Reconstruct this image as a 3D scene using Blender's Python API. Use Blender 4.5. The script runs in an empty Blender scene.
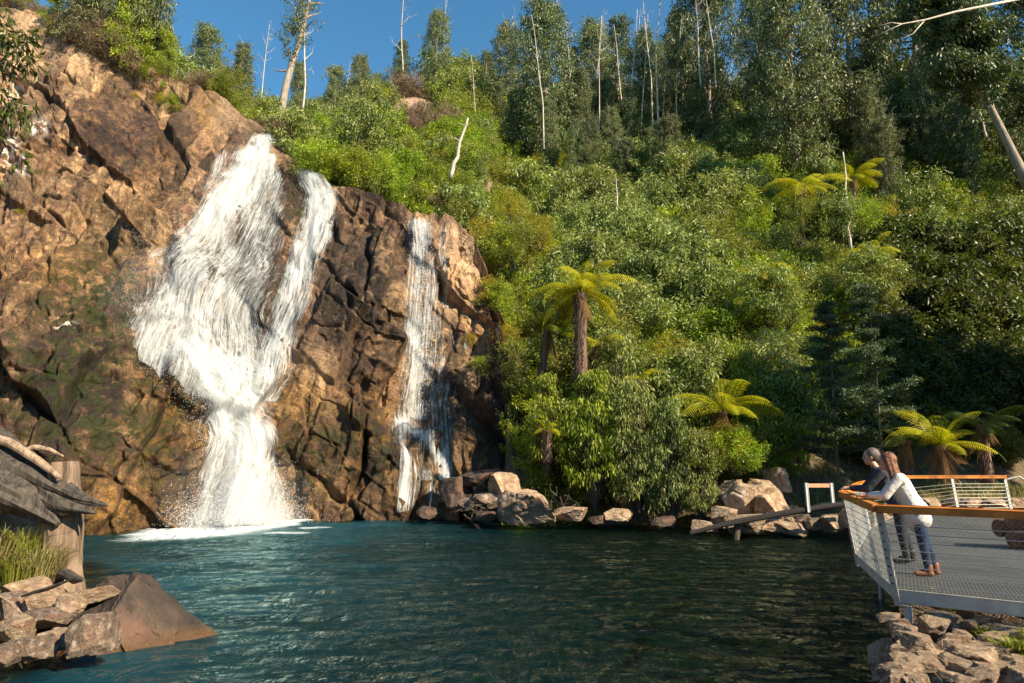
import bpy, bmesh, math, random
import numpy as np
from mathutils import Vector, Matrix, Quaternion

# ------------------------------------------------------------------ camera, light, exposure
scene = bpy.context.scene
F = 700.0
PITCH = math.radians(9.2)
CAMZ = 3.0
cam_d = bpy.data.cameras.new('camera')
cam_d.sensor_width = 36.0
cam_d.lens = F / 1024 * 36.0
cam_d.clip_end = 2000
cam_d.clip_start = 0.05
cam = bpy.data.objects.new('camera', cam_d)
scene.collection.objects.link(cam)
cam.location = (0, 0, CAMZ)
cam.rotation_euler = (math.pi / 2 + PITCH, 0, 0)
scene.camera = cam

SUN_AZ = math.radians(126)      # clockwise from +Y
SUN_EL = math.radians(35)
world = bpy.data.worlds.new('World')
scene.world = world
world.use_nodes = True
wn = world.node_tree.nodes
wl = world.node_tree.links
bg = wn['Background']
sky = wn.new('ShaderNodeTexSky')
sky.sky_type = 'NISHITA'
sky.sun_disc = False
sky.sun_elevation = SUN_EL
sky.sun_rotation = SUN_AZ
sky.altitude = 600
sky.air_density = 1.0
sky.dust_density = 0.1
sky.ozone_density = 1.6
tint = wn.new('ShaderNodeMix'); tint.data_type = 'RGBA'; tint.blend_type = 'MULTIPLY'; tint.inputs[0].default_value = 1
tint.inputs[7].default_value = (.58, 1.08, 1.18, 1)     # deep clear mountain-sky blue
wl.new(sky.outputs[0], tint.inputs[6]); wl.new(tint.outputs[2], bg.inputs[0])
bg.inputs[1].default_value = 0.082
sun_d = bpy.data.lights.new('sun', 'SUN')
sun_d.energy = 5.0
sun_d.angle = math.radians(0.53)
sun_d.color = (1.0, 0.87, 0.64)
sun = bpy.data.objects.new('sun', sun_d)
scene.collection.objects.link(sun)
sd = Vector((math.cos(SUN_EL) * math.sin(SUN_AZ), math.cos(SUN_EL) * math.cos(SUN_AZ), math.sin(SUN_EL)))
sun.rotation_euler = sd.to_track_quat('Z', 'Y').to_euler()
sun.location = sd * 60
scene.view_settings.view_transform = 'Standard'
scene.view_settings.look = 'None'
scene.view_settings.exposure = 1.0
scene.view_settings.gamma = 1
scene.render.engine = 'CYCLES'
cy = scene.cycles
cy.max_bounces = 7
cy.diffuse_bounces = 3
cy.glossy_bounces = 3
cy.transmission_bounces = 4
cy.transparent_max_bounces = 24
cy.use_denoising = True
cy.caustics_reflective = False
cy.caustics_refractive = False
cy.sample_clamp_indirect = 6

# ------------------------------------------------------------------ helpers
CT, ST = math.cos(PITCH), math.sin(PITCH)

def P(px, py, Y):
    """world point seen at photo pixel (px,py) at distance Y in front (arrays welcome)"""
    a = (np.asarray(px, float) - 512) / F
    b = (341.5 - np.asarray(py, float)) / F
    dy = CT - b * ST
    dz = ST + b * CT
    t = Y / dy
    return np.stack([a * t, np.broadcast_to(np.asarray(Y, float), np.shape(a * t)), CAMZ + dz * t], -1)

def V(px, py, Y):
    p = P(px, py, Y)
    return Vector((float(p[0]), float(p[1]), float(p[2])))

def at_z(px, py, z):
    """world point seen at pixel at a given height (below the horizon)"""
    a = (px - 512) / F; b = (341.5 - py) / F
    dy = CT - b * ST; dz = ST + b * CT
    t = (z - CAMZ) / dz
    return Vector((a * t, dy * t, z))

def tag(o, label=None, cat=None, group=None, kind=None):
    if label: o['label'] = label
    if cat: o['category'] = cat
    if group: o['group'] = group
    if kind: o['kind'] = kind
    return o

def link(o, parent=None):
    scene.collection.objects.link(o)
    if parent is not None: o.parent = parent
    return o

def empty(name, loc=(0, 0, 0), rot=(0, 0, 0), scale=1.0):
    o = bpy.data.objects.new(name, None)
    o.empty_display_size = 0.2
    scene.collection.objects.link(o)
    o.location = loc; o.rotation_euler = rot
    o.scale = (scale,) * 3 if not hasattr(scale, '__len__') else scale
    return o

def np_mesh(name, verts, faces, mats=(), matidx=None, smooth=False, fattr=None, vattr=None, uv=None):
    """verts (n,3); faces: an (m,k) array or a list of arrays"""
    if not isinstance(faces, (list, tuple)): faces = [faces]
    faces = [np.asarray(f, np.int32) for f in faces if len(f)]
    me = bpy.data.meshes.new(name)
    verts = np.asarray(verts, np.float32)
    me.vertices.add(len(verts)); me.vertices.foreach_set('co', verts.ravel())
    loops = np.concatenate([f.ravel() for f in faces])
    tot = np.concatenate([np.full(len(f), f.shape[1], np.int32) for f in faces])
    start = np.concatenate([[0], np.cumsum(tot)[:-1]]).astype(np.int32)
    me.loops.add(len(loops)); me.loops.foreach_set('vertex_index', loops)
    me.polygons.add(len(tot)); me.polygons.foreach_set('loop_start', start)
    me.polygons.foreach_set('loop_total', tot)
    for m in mats: me.materials.append(m)
    if matidx is not None: me.polygons.foreach_set('material_index', np.asarray(matidx, np.int32))
    me.polygons.foreach_set('use_smooth', np.full(len(tot), smooth))
    me.update(calc_edges=True)
    if fattr:
        for k, v in fattr.items():
            me.attributes.new(k, 'FLOAT', 'FACE').data.foreach_set('value', np.asarray(v, np.float32))
    if vattr:
        for k, v in vattr.items():
            me.attributes.new(k, 'FLOAT', 'POINT').data.foreach_set('value', np.asarray(v, np.float32))
    if uv is not None:
        l = me.uv_layers.new(name='UVMap')
        l.data.foreach_set('uv', np.asarray(uv, np.float32)[loops].ravel())
    return me

def mesh_obj(name, me, parent=None, loc=None):
    o = bpy.data.objects.new(name, me)
    link(o, parent)
    if loc is not None: o.location = loc
    return o

class Geo:
    """collects shapes and builds them as one mesh"""
    def __init__(s): s.v = []; s.f = {}; s.n = 0
    def add(s, v, f):
        v = np.asarray(v, float).reshape(-1, 3)
        f = np.asarray(f, int)
        s.v.append(v); s.f.setdefault(f.shape[1], []).append(f + s.n); s.n += len(v)
        return s
    def tube(s, pts, rad, n=6, caps=True):
        pts = np.asarray(pts, float); m = len(pts)
        rad = np.broadcast_to(np.asarray(rad, float), (m,))
        tan = np.gradient(pts, axis=0); tan /= np.linalg.norm(tan, axis=1)[:, None] + 1e-9
        up = np.array([0, 0, 1.]) if abs(tan[0, 2]) < 0.9 else np.array([1., 0, 0])
        rings = []
        nrm = np.cross(tan[0], up); nrm /= np.linalg.norm(nrm)
        for i in range(m):
            nrm = nrm - tan[i] * nrm.dot(tan[i]); nrm /= np.linalg.norm(nrm) + 1e-9
            b = np.cross(tan[i], nrm)
            an = np.arange(n) / n * 2 * math.pi
            rings.append(pts[i] + rad[i] * (np.cos(an)[:, None] * nrm + np.sin(an)[:, None] * b))
        v = np.concatenate(rings)
        i, j = np.meshgrid(np.arange(m - 1), np.arange(n), indexing='ij')
        a = i * n + j; b_ = i * n + (j + 1) % n
        f = np.stack([a, b_, b_ + n, a + n], -1).reshape(-1, 4)
        if caps:
            base = len(v)
            v = np.concatenate([v, pts[:1], pts[-1:]])
            k = np.arange(n)
            c1 = np.stack([np.full(n, base), (k + 1) % n, k], -1)
            c2 = np.stack([np.full(n, base + 1), (m - 1) * n + k, (m - 1) * n + (k + 1) % n], -1)
            s.add(v, f); s.f.setdefault(3, []).append(np.concatenate([c1, c2]) + s.n - len(v))
        else: s.add(v, f)
        return s
    def beam(s, p0, p1, w, h, up=(0, 0, 1)):
        """rectangular bar from p0 to p1, w across, h along 'up'"""
        p0 = np.array(p0, float); p1 = np.array(p1, float)
        t = p1 - p0; t /= np.linalg.norm(t)
        u = np.array(up, float); u -= t * u.dot(t); u /= np.linalg.norm(u)
        r = np.cross(t, u)
        c = [(-1, -1), (1, -1), (1, 1), (-1, 1)]
        bv = min(w, h) * 0.12
        v = []
        prof = []
        for sx, sy in c:
            for (ax, ay) in (((w / 2 - bv), h / 2), (w / 2, (h / 2 - bv))) if sx * sy > 0 else ((w / 2, (h / 2 - bv)), ((w / 2 - bv), h / 2)):
                prof.append((sx * ax, sy * ay))
        for p in (p0, p1):
            for x, y in prof: v.append(p + r * x + u * y)
        n = len(prof); k = np.arange(n)
        s.add(v, np.stack([k, (k + 1) % n, n + (k + 1) % n, n + k], -1))
        off = s.n - 2 * n
        s.f.setdefault(n, []).append(np.array([list(range(n))[::-1], [n + q for q in range(n)]]) + off)
        return s
    def mesh(s, name, mats=(), smooth=False, vattr=None):
        return np_mesh(name, np.concatenate(s.v), [np.concatenate(a) for a in s.f.values()], mats, smooth=smooth, vattr=vattr)
    def obj(s, name, mat, parent=None, smooth=False):
        return mesh_obj(name, s.mesh(name, [mat], smooth), parent)

def copy_tree(o, parent=None):
    c = o.copy(); scene.collection.objects.link(c)
    if parent is not None: c.parent = parent
    for ch in [k for k in o.children]: copy_tree(ch, c)
    return c

def sstep(x, a, b):
    t = np.clip((x - a) / (b - a), 0, 1); return t * t * (3 - 2 * t)

# -------- numpy noise
def hash3(i, j, k, s):
    h = (i.astype(np.int64) * 73856093) ^ (j.astype(np.int64) * 19349663) ^ (k.astype(np.int64) * 83492791) ^ (s * 2654435761)
    h = (h ^ (h >> 13)) * 1274126177 & 0x7fffffff
    h = (h ^ (h >> 15)) * 2246822519 & 0x7fffffff
    return ((h ^ (h >> 11)) & 0xffffff) / float(0xffffff)

def vnoise(p, s=0):
    i = np.floor(p).astype(np.int64); f = p - i; f = f * f * (3 - 2 * f)
    r = 0
    for dx in (0, 1):
        for dy in (0, 1):
            for dz in (0, 1):
                w = (f[..., 0] if dx else 1 - f[..., 0]) * (f[..., 1] if dy else 1 - f[..., 1]) * (f[..., 2] if dz else 1 - f[..., 2])
                r = r + w * hash3(i[..., 0] + dx, i[..., 1] + dy, i[..., 2] + dz, s)
    return r * 2 - 1

def fbm(p, o=4, s=0):
    r = 0; a = 1; t = 0
    for k in range(o):
        r = r + a * vnoise(p * 2 ** k + 17.3 * k, s + k); t += a; a *= .5
    return r / t

def facet(p, s=0):
    """blocky rock: each Voronoi cell is a tilted plane; returns height and distance to crack"""
    ip = np.floor(p).astype(np.int64)
    d1 = np.full(p.shape[:-1], 1e9); d2 = d1.copy(); h = np.zeros_like(d1)
    for dx in (-1, 0, 1):
        for dy in (-1, 0, 1):
            for dz in (-1, 0, 1):
                c = ip + np.array([dx, dy, dz])
                a = [hash3(c[..., 0], c[..., 1], c[..., 2], s + q) for q in range(7)]
                q = np.stack([c[..., 0] + a[0], c[..., 1] + a[1], c[..., 2] + a[2]], -1)
                r = p - q; d = (r ** 2).sum(-1)
                hh = (a[3] - .5) + 1.1 * (a[4] - .5) * r[..., 0] + 1.1 * (a[5] - .5) * r[..., 1] + 1.3 * (a[6] - .5) * r[..., 2]
                m = d < d1
                d2 = np.where(m, d1, np.minimum(d2, d)); h = np.where(m, hh, h); d1 = np.where(m, d, d1)
    return h, np.sqrt(d2) - np.sqrt(d1)

# ------------------------------------------------------------------ materials
def mat(name):
    m = bpy.data.materials.new(name); m.use_nodes = True
    return m, m.node_tree.nodes, m.node_tree.links, m.node_tree.nodes['Principled BSDF']

def N(n, t, **kw):
    o = n.new(t)
    for k, v in kw.items():
        if k == 'inp':
            for a, b in v.items(): o.inputs[a].default_value = b
        else: setattr(o, k, v)
    return o

def ramp(n, stops, interp='LINEAR'):
    r = n.new('ShaderNodeValToRGB'); cr = r.color_ramp; cr.interpolation = interp
    while len(cr.elements) < len(stops): cr.elements.new(.5)
    for e, (p, c) in zip(cr.elements, stops):
        e.position = p; e.color = (c, c, c, 1) if not hasattr(c, '__len__') else (*c[:3], 1)
    return r

def mixc(n, l, fac, a, b, mode='MIX'):
    m = n.new('ShaderNodeMix'); m.data_type = 'RGBA'; m.blend_type = mode
    for sock, v in ((m.inputs[0], fac), (m.inputs[6], a), (m.inputs[7], b)):
        if isinstance(v, bpy.types.NodeSocket): l.new(v, sock)
        elif hasattr(v, '__len__'): sock.default_value = (*v[:3], 1)
        else: sock.default_value = v
    return m.outputs[2]

def math_(n, l, op, a, b=0.0, c=None, clamp=False):
    m = n.new('ShaderNodeMath'); m.operation = op; m.use_clamp = clamp
    for i, v in enumerate((a, b) if c is None else (a, b, c)):
        if isinstance(v, bpy.types.NodeSocket): l.new(v, m.inputs[i])
        else: m.inputs[i].default_value = v
    return m.outputs[0]

def noise(n, l, vec, scale, detail=5, rough=.55, dist=0.0, scl=None):
    if scl is not None:
        mp = n.new('ShaderNodeMapping'); mp.inputs['Scale'].default_value = scl; l.new(vec, mp.inputs[0]); vec = mp.outputs[0]
    t = N(n, 'ShaderNodeTexNoise', inp={'Scale': scale, 'Detail': detail, 'Roughness': rough, 'Distortion': dist})
    l.new(vec, t.inputs['Vector'])
    return t.outputs[0]

def bump(n, l, bsdf, h, strength=.5, dist=.05, prev=None):
    b = N(n, 'ShaderNodeBump', inp={'Strength': strength, 'Distance': dist})
    l.new(h, b.inputs['Height'])
    if prev is not None: l.new(prev, b.inputs['Normal'])
    if bsdf is not None: l.new(b.outputs[0], bsdf.inputs['Normal'])
    return b.outputs[0]

def attr(n, name):
    a = n.new('ShaderNodeAttribute'); a.attribute_name = name; return a

def simple(name, col, rough=.6, var=.15, scale=8, metal=0.0, bmp=0.0, spec=.5, bs=4):
    m, n, l, b = mat(name)
    tc = n.new('ShaderNodeTexCoord')
    f = noise(n, l, tc.outputs['Object'], scale)
    d = tuple(max(0, c * (1 - var * 2)) for c in col); e = tuple(min(1, c * (1 + var * 1.5)) for c in col)
    r = ramp(n, [(.3, d), (.7, e)]); l.new(f, r.inputs[0]); l.new(r.outputs[0], b.inputs['Base Color'])
    b.inputs['Roughness'].default_value = rough; b.inputs['Metallic'].default_value = metal
    b.inputs['Specular IOR Level'].default_value = spec
    if bmp: bump(n, l, b, noise(n, l, tc.outputs['Object'], scale * bs), .8, bmp)
    return m
# ------------------------------------------------------------------ layout tables (azimuth expressed as photo column)
CREST = [(-260, -150), (-140, -60), (0, 6), (30, 12), (75, 34), (130, 54), (185, 82), (225, 99), (258, 128), (285, 155), (300, 166),
         (330, 180), (370, 191), (405, 205), (425, 219), (440, 224), (455, 221), (475, 236), (487, 262), (495, 296), (505, 318), (520, 345), (545, 395)]
ANCH = np.array([
 (-140,540,24),(-60,540,25),(0,530,27),(80,528,28),(160,527,29),(205,525,30),(230,522,31.5),(290,516,33.5),(400,513,34),(460,510,34.5),(510,508,34.5),(545,515,32.5),
 (-100,450,25.5),(0,450,27),(60,450,27.5),(130,450,28.5),(190,450,29.8),(235,450,32.5),(290,450,33.8),(370,450,34.5),(440,450,35.5),(500,450,36.5),(540,450,35),
 (-100,380,26.5),(0,380,28),(60,380,28.5),(120,370,29.3),(165,380,30.2),(205,395,31.8),(240,400,33.5),(300,390,34.8),(370,390,35.5),(440,390,37),(500,390,38),(540,395,37),
 (-100,300,28),(0,298,29.8),(60,296,30.2),(100,308,30.8),(140,330,33.5),(190,320,36),(250,320,37),(310,320,36.5),(370,310,36.5),(420,320,37.8),(470,320,38),(500,330,38.5),
 (-100,262,34),(0,262,36),(60,262,36.8),(110,262,37.8),(0,225,37),(60,225,38),(120,225,38.8),(170,230,37.5),(230,230,39.5),(290,240,39.5),(330,240,38.5),(400,240,39),(440,240,39.5),(470,250,39),(490,280,39.5),
 (-100,160,36),(0,160,38),(80,160,38.8),(150,160,40),(200,170,39.5),(240,170,42),(280,165,43.5),(320,190,41.5),(370,200,41),(430,220,41.5),
 (-100,40,38),(0,60,41),(60,60,42),(130,80,43),(190,110,43.5),(240,130,43.5),(270,140,45),
 (-100,-60,40),(0,0,43),(60,25,44)], float)

def cliffY(px, py):
    d2 = ((px[..., None] - ANCH[:, 0]) ** 2 + (py[..., None] - ANCH[:, 1]) ** 2)
    w = np.exp(-d2 / (2 * 25. ** 2)) + 1e-5 / (d2 + 50)
    return (w * ANCH[:, 2]).sum(-1) / w.sum(-1)

cr = np.array(CREST, float)
def crest_py(px): return np.interp(px, cr[:, 0], cr[:, 1])

def yc_zc(p):
    """start of the hill: distance and height of the rim (cliff top, or the shore)"""
    p = np.asarray(p, float)
    cpy = crest_py(np.clip(p, -260, 520))
    Y = cliffY(np.clip(p, -260, 520), cpy)
    b = (341.5 - cpy) / F
    Z = CAMZ + Y * (ST + b * CT) / (CT - b * ST)
    t = sstep(p, 478, 530)
    shY = np.interp(p, [520, 600, 700, 760, 850, 900, 1100, 1400], [32.4, 31.6, 30.5, 29.8, 28.5, 29, 30, 32])
    return Y * (1 - t) + shY * t, Z * (1 - t) + 0.0 * t, t

XL = ([-5, 4, 8, 10, 13, 15, 20, 24, 40], [-7.0, -6.6, -7.0, -7.3, -7.7, -9.2, -12.0, -18, -60])
XR = ([-5, 4, 7.5, 9, 11.4, 13, 15, 20, 26, 29, 40], [3.0, 3.2, 4.25, 5.2, 6.7, 7.4, 8.0, 10, 12.3, 13.6, 30])

def ground_z(x, y):
    x = np.asarray(x, float); y = np.asarray(y, float)
    yy = np.maximum(y, 8)
    p = 512 + F * x / (yy * 1.045)
    Y0, Z0, t = yc_zc(p)
    bank = np.interp(p, [478, 520, 560, 700, 780, 850, 1400], [0, 2.0, 3.0, 2.4, 1.2, .9, .8]) 
    rpy = np.interp(p, [-300, 0, 200, 260, 300, 350, 400, 450, 500, 600, 700, 800, 900, 1024, 1400],
                    [-20, 50, 125, 132, 135, 112, 86, 88, 116, 120, 112, 102, 92, 80, 60])
    Yr = 112.0
    b = (341.5 - rpy) / F
    Zr = CAMZ + Yr * (ST + b * CT) / (CT - b * ST)
    s = y - Y0
    base = Z0 + bank * (1 - np.exp(-np.maximum(s, 0) / 1.2))
    # flat terrace behind the platform
    flat = np.interp(p, [760, 860, 1100], [0.0, 4.5, 5.5])
    u = np.clip((s - 1.0 - flat) / (Yr - Y0 - 1.0 - flat), 0, None)
    cv = np.interp(p, [200, 420, 560], [-.10, 0.0, 0.03])
    uu = np.where(u < 1, u + cv * np.sin(u * math.pi), 1 - (u - 1) * .35)
    hill = base + (Zr - base) * uu
    n = fbm(np.stack([x * .12, y * .12, x * 0], -1), 4, 5)
    hill = hill + n * np.clip(s * .08, 0, 1.6) 
    dS = Y0 - y
    dL = x - np.interp(y, *XL); dR = np.interp(y, *XR) - x; dN = y - 2.5
    n2 = fbm(np.stack([x * .5, y * .5, x * 0], -1), 4, 9)
    m = np.minimum(np.minimum(dL, dR), dN)
    mm = np.minimum(m, np.where(t > .5, dS, 99.)) + n2 * .35
    pool = -0.12 - np.minimum(3.2, 1.25 * np.maximum(mm, 0))
    land = 1.25 * (1 - np.exp(-np.maximum(-m, 0) / 1.1)) + 0.02 * np.maximum(-m, 0) + n2 * .14
    # steeper ground far out to each side
    land = land + 0.35 * np.maximum(-m - 9, 0)
    z = np.where(m > 0, pool, np.maximum(land, pool))
    hz = np.where(s > 0, hill, -9)
    rim_in = np.where((t < .5) & (s <= 0), np.clip(Z0 - 6.8, -9, None) * sstep(s, -.6, 0) - 3 * (1 - sstep(s, -.6, 0)), -9)
    behind = (y > 24)
    z = np.where(behind & (t < .5), np.where(s > 0, hill - 6.5 * np.exp(-(s / 6) ** 2), np.maximum(rim_in, pool)), np.maximum(z, hz))
    return z

def gz(x, y): return float(ground_z(np.array([x]), np.array([y]))[0])

# ------------------------------------------------------------------ ground material
def ground_mat():
    m, n, l, b = mat('earth')
    tc = n.new('ShaderNodeTexCoord'); o = tc.outputs['Object']
    f1 = noise(n, l, o, .35, 6, .6); f2 = noise(n, l, o, 6, 6, .65); f3 = noise(n, l, o, 40, 4, .6)
    r1 = ramp(n, [(.35, (.07, .05, .03)), (.5, (.15, .095, .055)), (.65, (.28, .17, .11))]); l.new(f2, r1.inputs[0])
    r2 = ramp(n, [(.42, (.045, .06, .015)), (.6, (.20, .14, .075))]); l.new(f1, r2.inputs[0])
    c = mixc(n, l, .5, r1.outputs[0], r2.outputs[0])
    at = attr(n, 'soil')
    c = mixc(n, l, at.outputs['Fac'], c, mixc(n, l, f2, (.30, .17, .11), (.52, .33, .24)))
    bed = attr(n, 'bed')
    vr = N(n, 'ShaderNodeTexVoronoi', inp={'Scale': 2.2}); l.new(o, vr.inputs['Vector'])
    rb = ramp(n, [(.2, (.12, .07, .02)), (.5, (.24, .15, .05)), (.8, (.09, .07, .03))]); l.new(vr.outputs['Color'], rb.inputs[0])
    c = mixc(n, l, bed.outputs['Fac'], c, mixc(n, l, .5, rb.outputs[0], r1.outputs[0]))
    l.new(c, b.inputs['Base Color'])
    b.inputs['Roughness'].default_value = .9
    bump(n, l, b, math_(n, l, 'ADD', f2, math_(n, l, 'MULTIPLY', f3, .4)), .8, .12)
    return m

xs = np.concatenate([np.linspace(-160, -40, 50)[:-1], np.linspace(-40, 45, 330), np.linspace(45, 190, 60)[1:]])
ys = np.concatenate([np.linspace(-60, 0, 20)[:-1], np.linspace(0, 36, 170), np.linspace(36, 260, 230)[1:]])
gx, gy = np.meshgrid(xs, ys)
gzz = ground_z(gx, gy)
gp = 512 + F * gx / (np.maximum(gy, 8) * 1.045)
Y0g, _, tg = yc_zc(gp)
soil = np.zeros_like(gx)
gb = np.arctan2(gzz - CAMZ, gy)
gpy = 341.5 - F * np.tan(gb - PITCH)
for (cx, cy_, sx, sy, a) in ((410, 108, 36, 30, 1), (503, 165, 26, 26, 1), (330, 170, 20, 15, .5), (470, 120, 30, 22, .6)):
    soil = np.maximum(soil, a * np.exp(-((gp - cx) / sx) ** 2 - ((gpy - cy_) / sy) ** 2) * (gy > 36))
ny, nx = gx.shape
I = np.arange(ny * nx).reshape(ny, nx)
fc = np.stack([I[:-1, :-1], I[:-1, 1:], I[1:, 1:], I[1:, :-1]], -1).reshape(-1, 4)
gm = np_mesh('terrain', np.stack([gx, gy, gzz], -1).reshape(-1, 3), fc, [ground_mat()], smooth=True,
             vattr={'soil': np.clip(soil * 1.4, 0, 1).ravel(), 'bed': (gzz < 0.02).astype(float).ravel()})
tag(mesh_obj('terrain', gm), kind='structure')
# far land beyond the ridge
R = 900.
far = Geo(); an = np.linspace(0, 2 * math.pi, 49)[:-1]
far.add(np.concatenate([np.stack([np.cos(an) * 90, np.sin(an) * 90 + 60, an * 0 - 6], -1), np.stack([np.cos(an) * R, np.sin(an) * R, an * 0 - 14], -1)]),
        np.stack([np.arange(48), 48 + np.arange(48), 48 + (np.arange(48) + 1) % 48, (np.arange(48) + 1) % 48], -1))
tag(far.obj('far_ground', simple('far_soil', (.07, .08, .03), .9)), kind='structure')

# ------------------------------------------------------------------ cliff
def blob(px, py, L):
    r = np.zeros_like(px)
    for (cx, cy_, sx, sy, a) in L:
        r = np.maximum(r, a * np.exp(-((px - cx) / sx) ** 2 - ((py - cy_) / sy) ** 2))
    return r

NC, NR, NB = 520, 420, 26
cpx = np.linspace(-140, 545, NC)
vv = np.linspace(0, 1, NR)
crest_j = crest_py(cpx) + 3.2 * fbm(np.stack([cpx * .07, cpx * 0, cpx * 0], -1), 4, 3) + 4 * facet(np.stack([cpx * .035, cpx * 0, cpx * 0], -1), 4)[0]
base_py = np.interp(cpx, [-140, 0, 80, 170, 300, 480, 545], [560, 560, 556, 556, 540, 536, 545])
PX = np.broadcast_to(cpx, (NR, NC)).copy()
PY = base_py + (crest_j - base_py) * vv[:, None]
CY = cliffY(PX, PY)
W = P(PX, PY, CY)
W[..., 1] -= 0
# back of the rock beyond the rim: slopes back and slightly down into the hill
tb = np.linspace(0, 1, NB + 1)[1:]
back = W[-1][None] + (W[-1][None] * np.array([1, 1, 0]) / np.linalg.norm(W[-1][:, :2], axis=1)[None, :, None]) * (tb ** 1.4 * 14)[:, None, None]
back[..., 2] += (tb * 14 * 0.10)[:, None] - (tb ** 2 * 5)[:, None]
G = np.concatenate([W, back])
PXg = np.concatenate([PX, np.broadcast_to(cpx, (NB, NC))]); PYg = np.concatenate([PY, np.broadcast_to(PY[-1], (NB, NC))])
du = np.gradient(G, axis=1); dv = np.gradient(G, axis=0)
nr = np.cross(du, dv); nr /= np.linalg.norm(nr, axis=-1)[..., None]
sgn = np.sign(-(nr * (G - np.array([0, 0, CAMZ]))).sum(-1)); sgn[NR:] = sgn[NR - 1]
nr *= sgn[..., None]
# smooth the normals so blocks do not tear
for _ in range(40):
    nr[1:-1, 1:-1] = (nr[1:-1, 1:-1] * 2 + nr[:-2, 1:-1] + nr[2:, 1:-1] + nr[1:-1, :-2] + nr[1:-1, 2:]) / 6
warp = np.stack([fbm(G * .35, 3, 31), fbm(G * .35, 3, 37), fbm(G * .35, 3, 41)], -1)
Q = G + warp * .45
rotm = np.array([[.96, .1, .26], [-.12, .99, .05], [-.25, -.08, .96]])
Q = Q @ rotm
def blocks(q, w, h, shear, s, jit=.35):
    """jointed rock: courses cut by near-vertical joints; every block has its own step, tilt and tone"""
    x = q[..., 0] + .35 * q[..., 1]; z = q[..., 2] - .25 * q[..., 1]
    wz = fbm(q * .5 / w, 3, s + 1) * jit; wx = fbm(q * .6 / w + 7, 3, s + 2) * jit
    v = z / h + shear * x / w + wz
    iv = np.floor(v); o_ = iv * 0
    row = hash3(iv.astype(np.int64), o_.astype(np.int64), o_.astype(np.int64) + 1, s)
    u = x / w * (.7 + .7 * row) + row * 9 + wx
    iu = np.floor(u)
    k = [hash3(iu.astype(np.int64), iv.astype(np.int64), o_.astype(np.int64) + 3 + n, s + 5) for n in range(4)]
    fu, fv = u - iu, v - iv
    hgt = (k[0] - .5) + .9 * (k[1] - .5) * (fu - .5) * 2 + .9 * (k[2] - .5) * (fv - .5) * 2
    c = np.minimum(np.minimum(fu, 1 - fu) * 1.0, np.minimum(fv, 1 - fv) * 1.2)
    return hgt, c, k[3]
h1, c1, t1_ = blocks(Q, 3.6, 4.2, .45, 11)
h2, c2, t2_ = blocks(Q + 5, 1.25, 1.55, .3, 21, .5)
h3, c3 = facet(Q * np.array([2.1, 2.1, 1.3]) + 9, 33)
h4, c4 = facet(Q * np.array([5.5, 5.5, 4.0]) + 9, 47)
smooth_ = np.clip(blob(PXg, PYg, [(235, 112, 40, 22, .75), (325, 365, 26, 50, .6), (30, 35, 60, 25, .3)]), 0, 1)
fallz = np.clip(blob(PXg, PYg, [(240, 265, 72, 120, 1.15), (235, 450, 30, 60, .6), (424, 320, 22, 110, .8), (430, 450, 45, 60, .8)]), 0, 1)
amp = (1 - smooth_) * (1 - fallz * .72)
cmod = sstep(fbm(G * .45, 3, 83), -.15, .35); cmod2 = sstep(fbm(G * .8, 3, 85), -.1, .4)
rough = .45 + .55 * sstep(fbm(G * .22, 3, 87), -.3, .3)
crk = lambda c, w: -np.exp(-(c / w) ** 2)
st = lambda h, c, w: h * sstep(c, 0, w)
disp = (1.35 * st(h1, c1, .05) + .22 * crk(c1, .04) * cmod) + (.50 * st(h2, c2, .07) + .12 * crk(c2, .05) * cmod2) * (.4 + .6 * rough) + (.32 * st(h3, c3, .10)) * rough + .06 * st(h4, c4, .12) * rough
disp = disp * amp + .14 * fbm(G * .6, 4, 50) + .05 * fbm(G * 3.0, 3, 52)
for _ in range(1):
    disp[1:-1, 1:-1] = (disp[1:-1, 1:-1] * 2 + disp[:-2, 1:-1] + disp[2:, 1:-1] + disp[1:-1, :-2] + disp[1:-1, 2:]) / 6
fade = np.ones_like(disp); fade[NR:] = np.linspace(1, .2, NB)[:, None]
rim = np.ones(NR + NB); rim[:NR] = 1 - .75 * np.exp(-((1 - vv) / .05) ** 2)
disp *= fade * rim[:, None]
disp *= sstep(545 - PXg, -2, 25)
CG = G + nr * disp[..., None]
CBASE = G[:NR]; CNR = nr[:NR]; CDISP = disp[:NR]

def grid_at(A, px, py):
    """bilinear lookup of a cliff grid at photo column/row"""
    px = np.asarray(px, float); py = np.asarray(py, float)
    c = np.clip((px - cpx[0]) / (cpx[-1] - cpx[0]) * (NC - 1), 0, NC - 1.001)
    bp = np.interp(px, cpx, base_py); cj = np.interp(px, cpx, crest_j)
    r = np.clip((py - bp) / (cj - bp) * (NR - 1), 0, NR - 1.001)
    ci = c.astype(int); ri = r.astype(int); fc_ = c - ci; fr = r - ri
    if A.ndim == 3: fc_ = fc_[..., None]; fr = fr[..., None]
    return (A[ri, ci] * (1 - fc_) * (1 - fr) + A[ri, ci + 1] * fc_ * (1 - fr) + A[ri + 1, ci] * (1 - fc_) * fr + A[ri + 1, ci + 1] * fc_ * fr)

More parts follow.
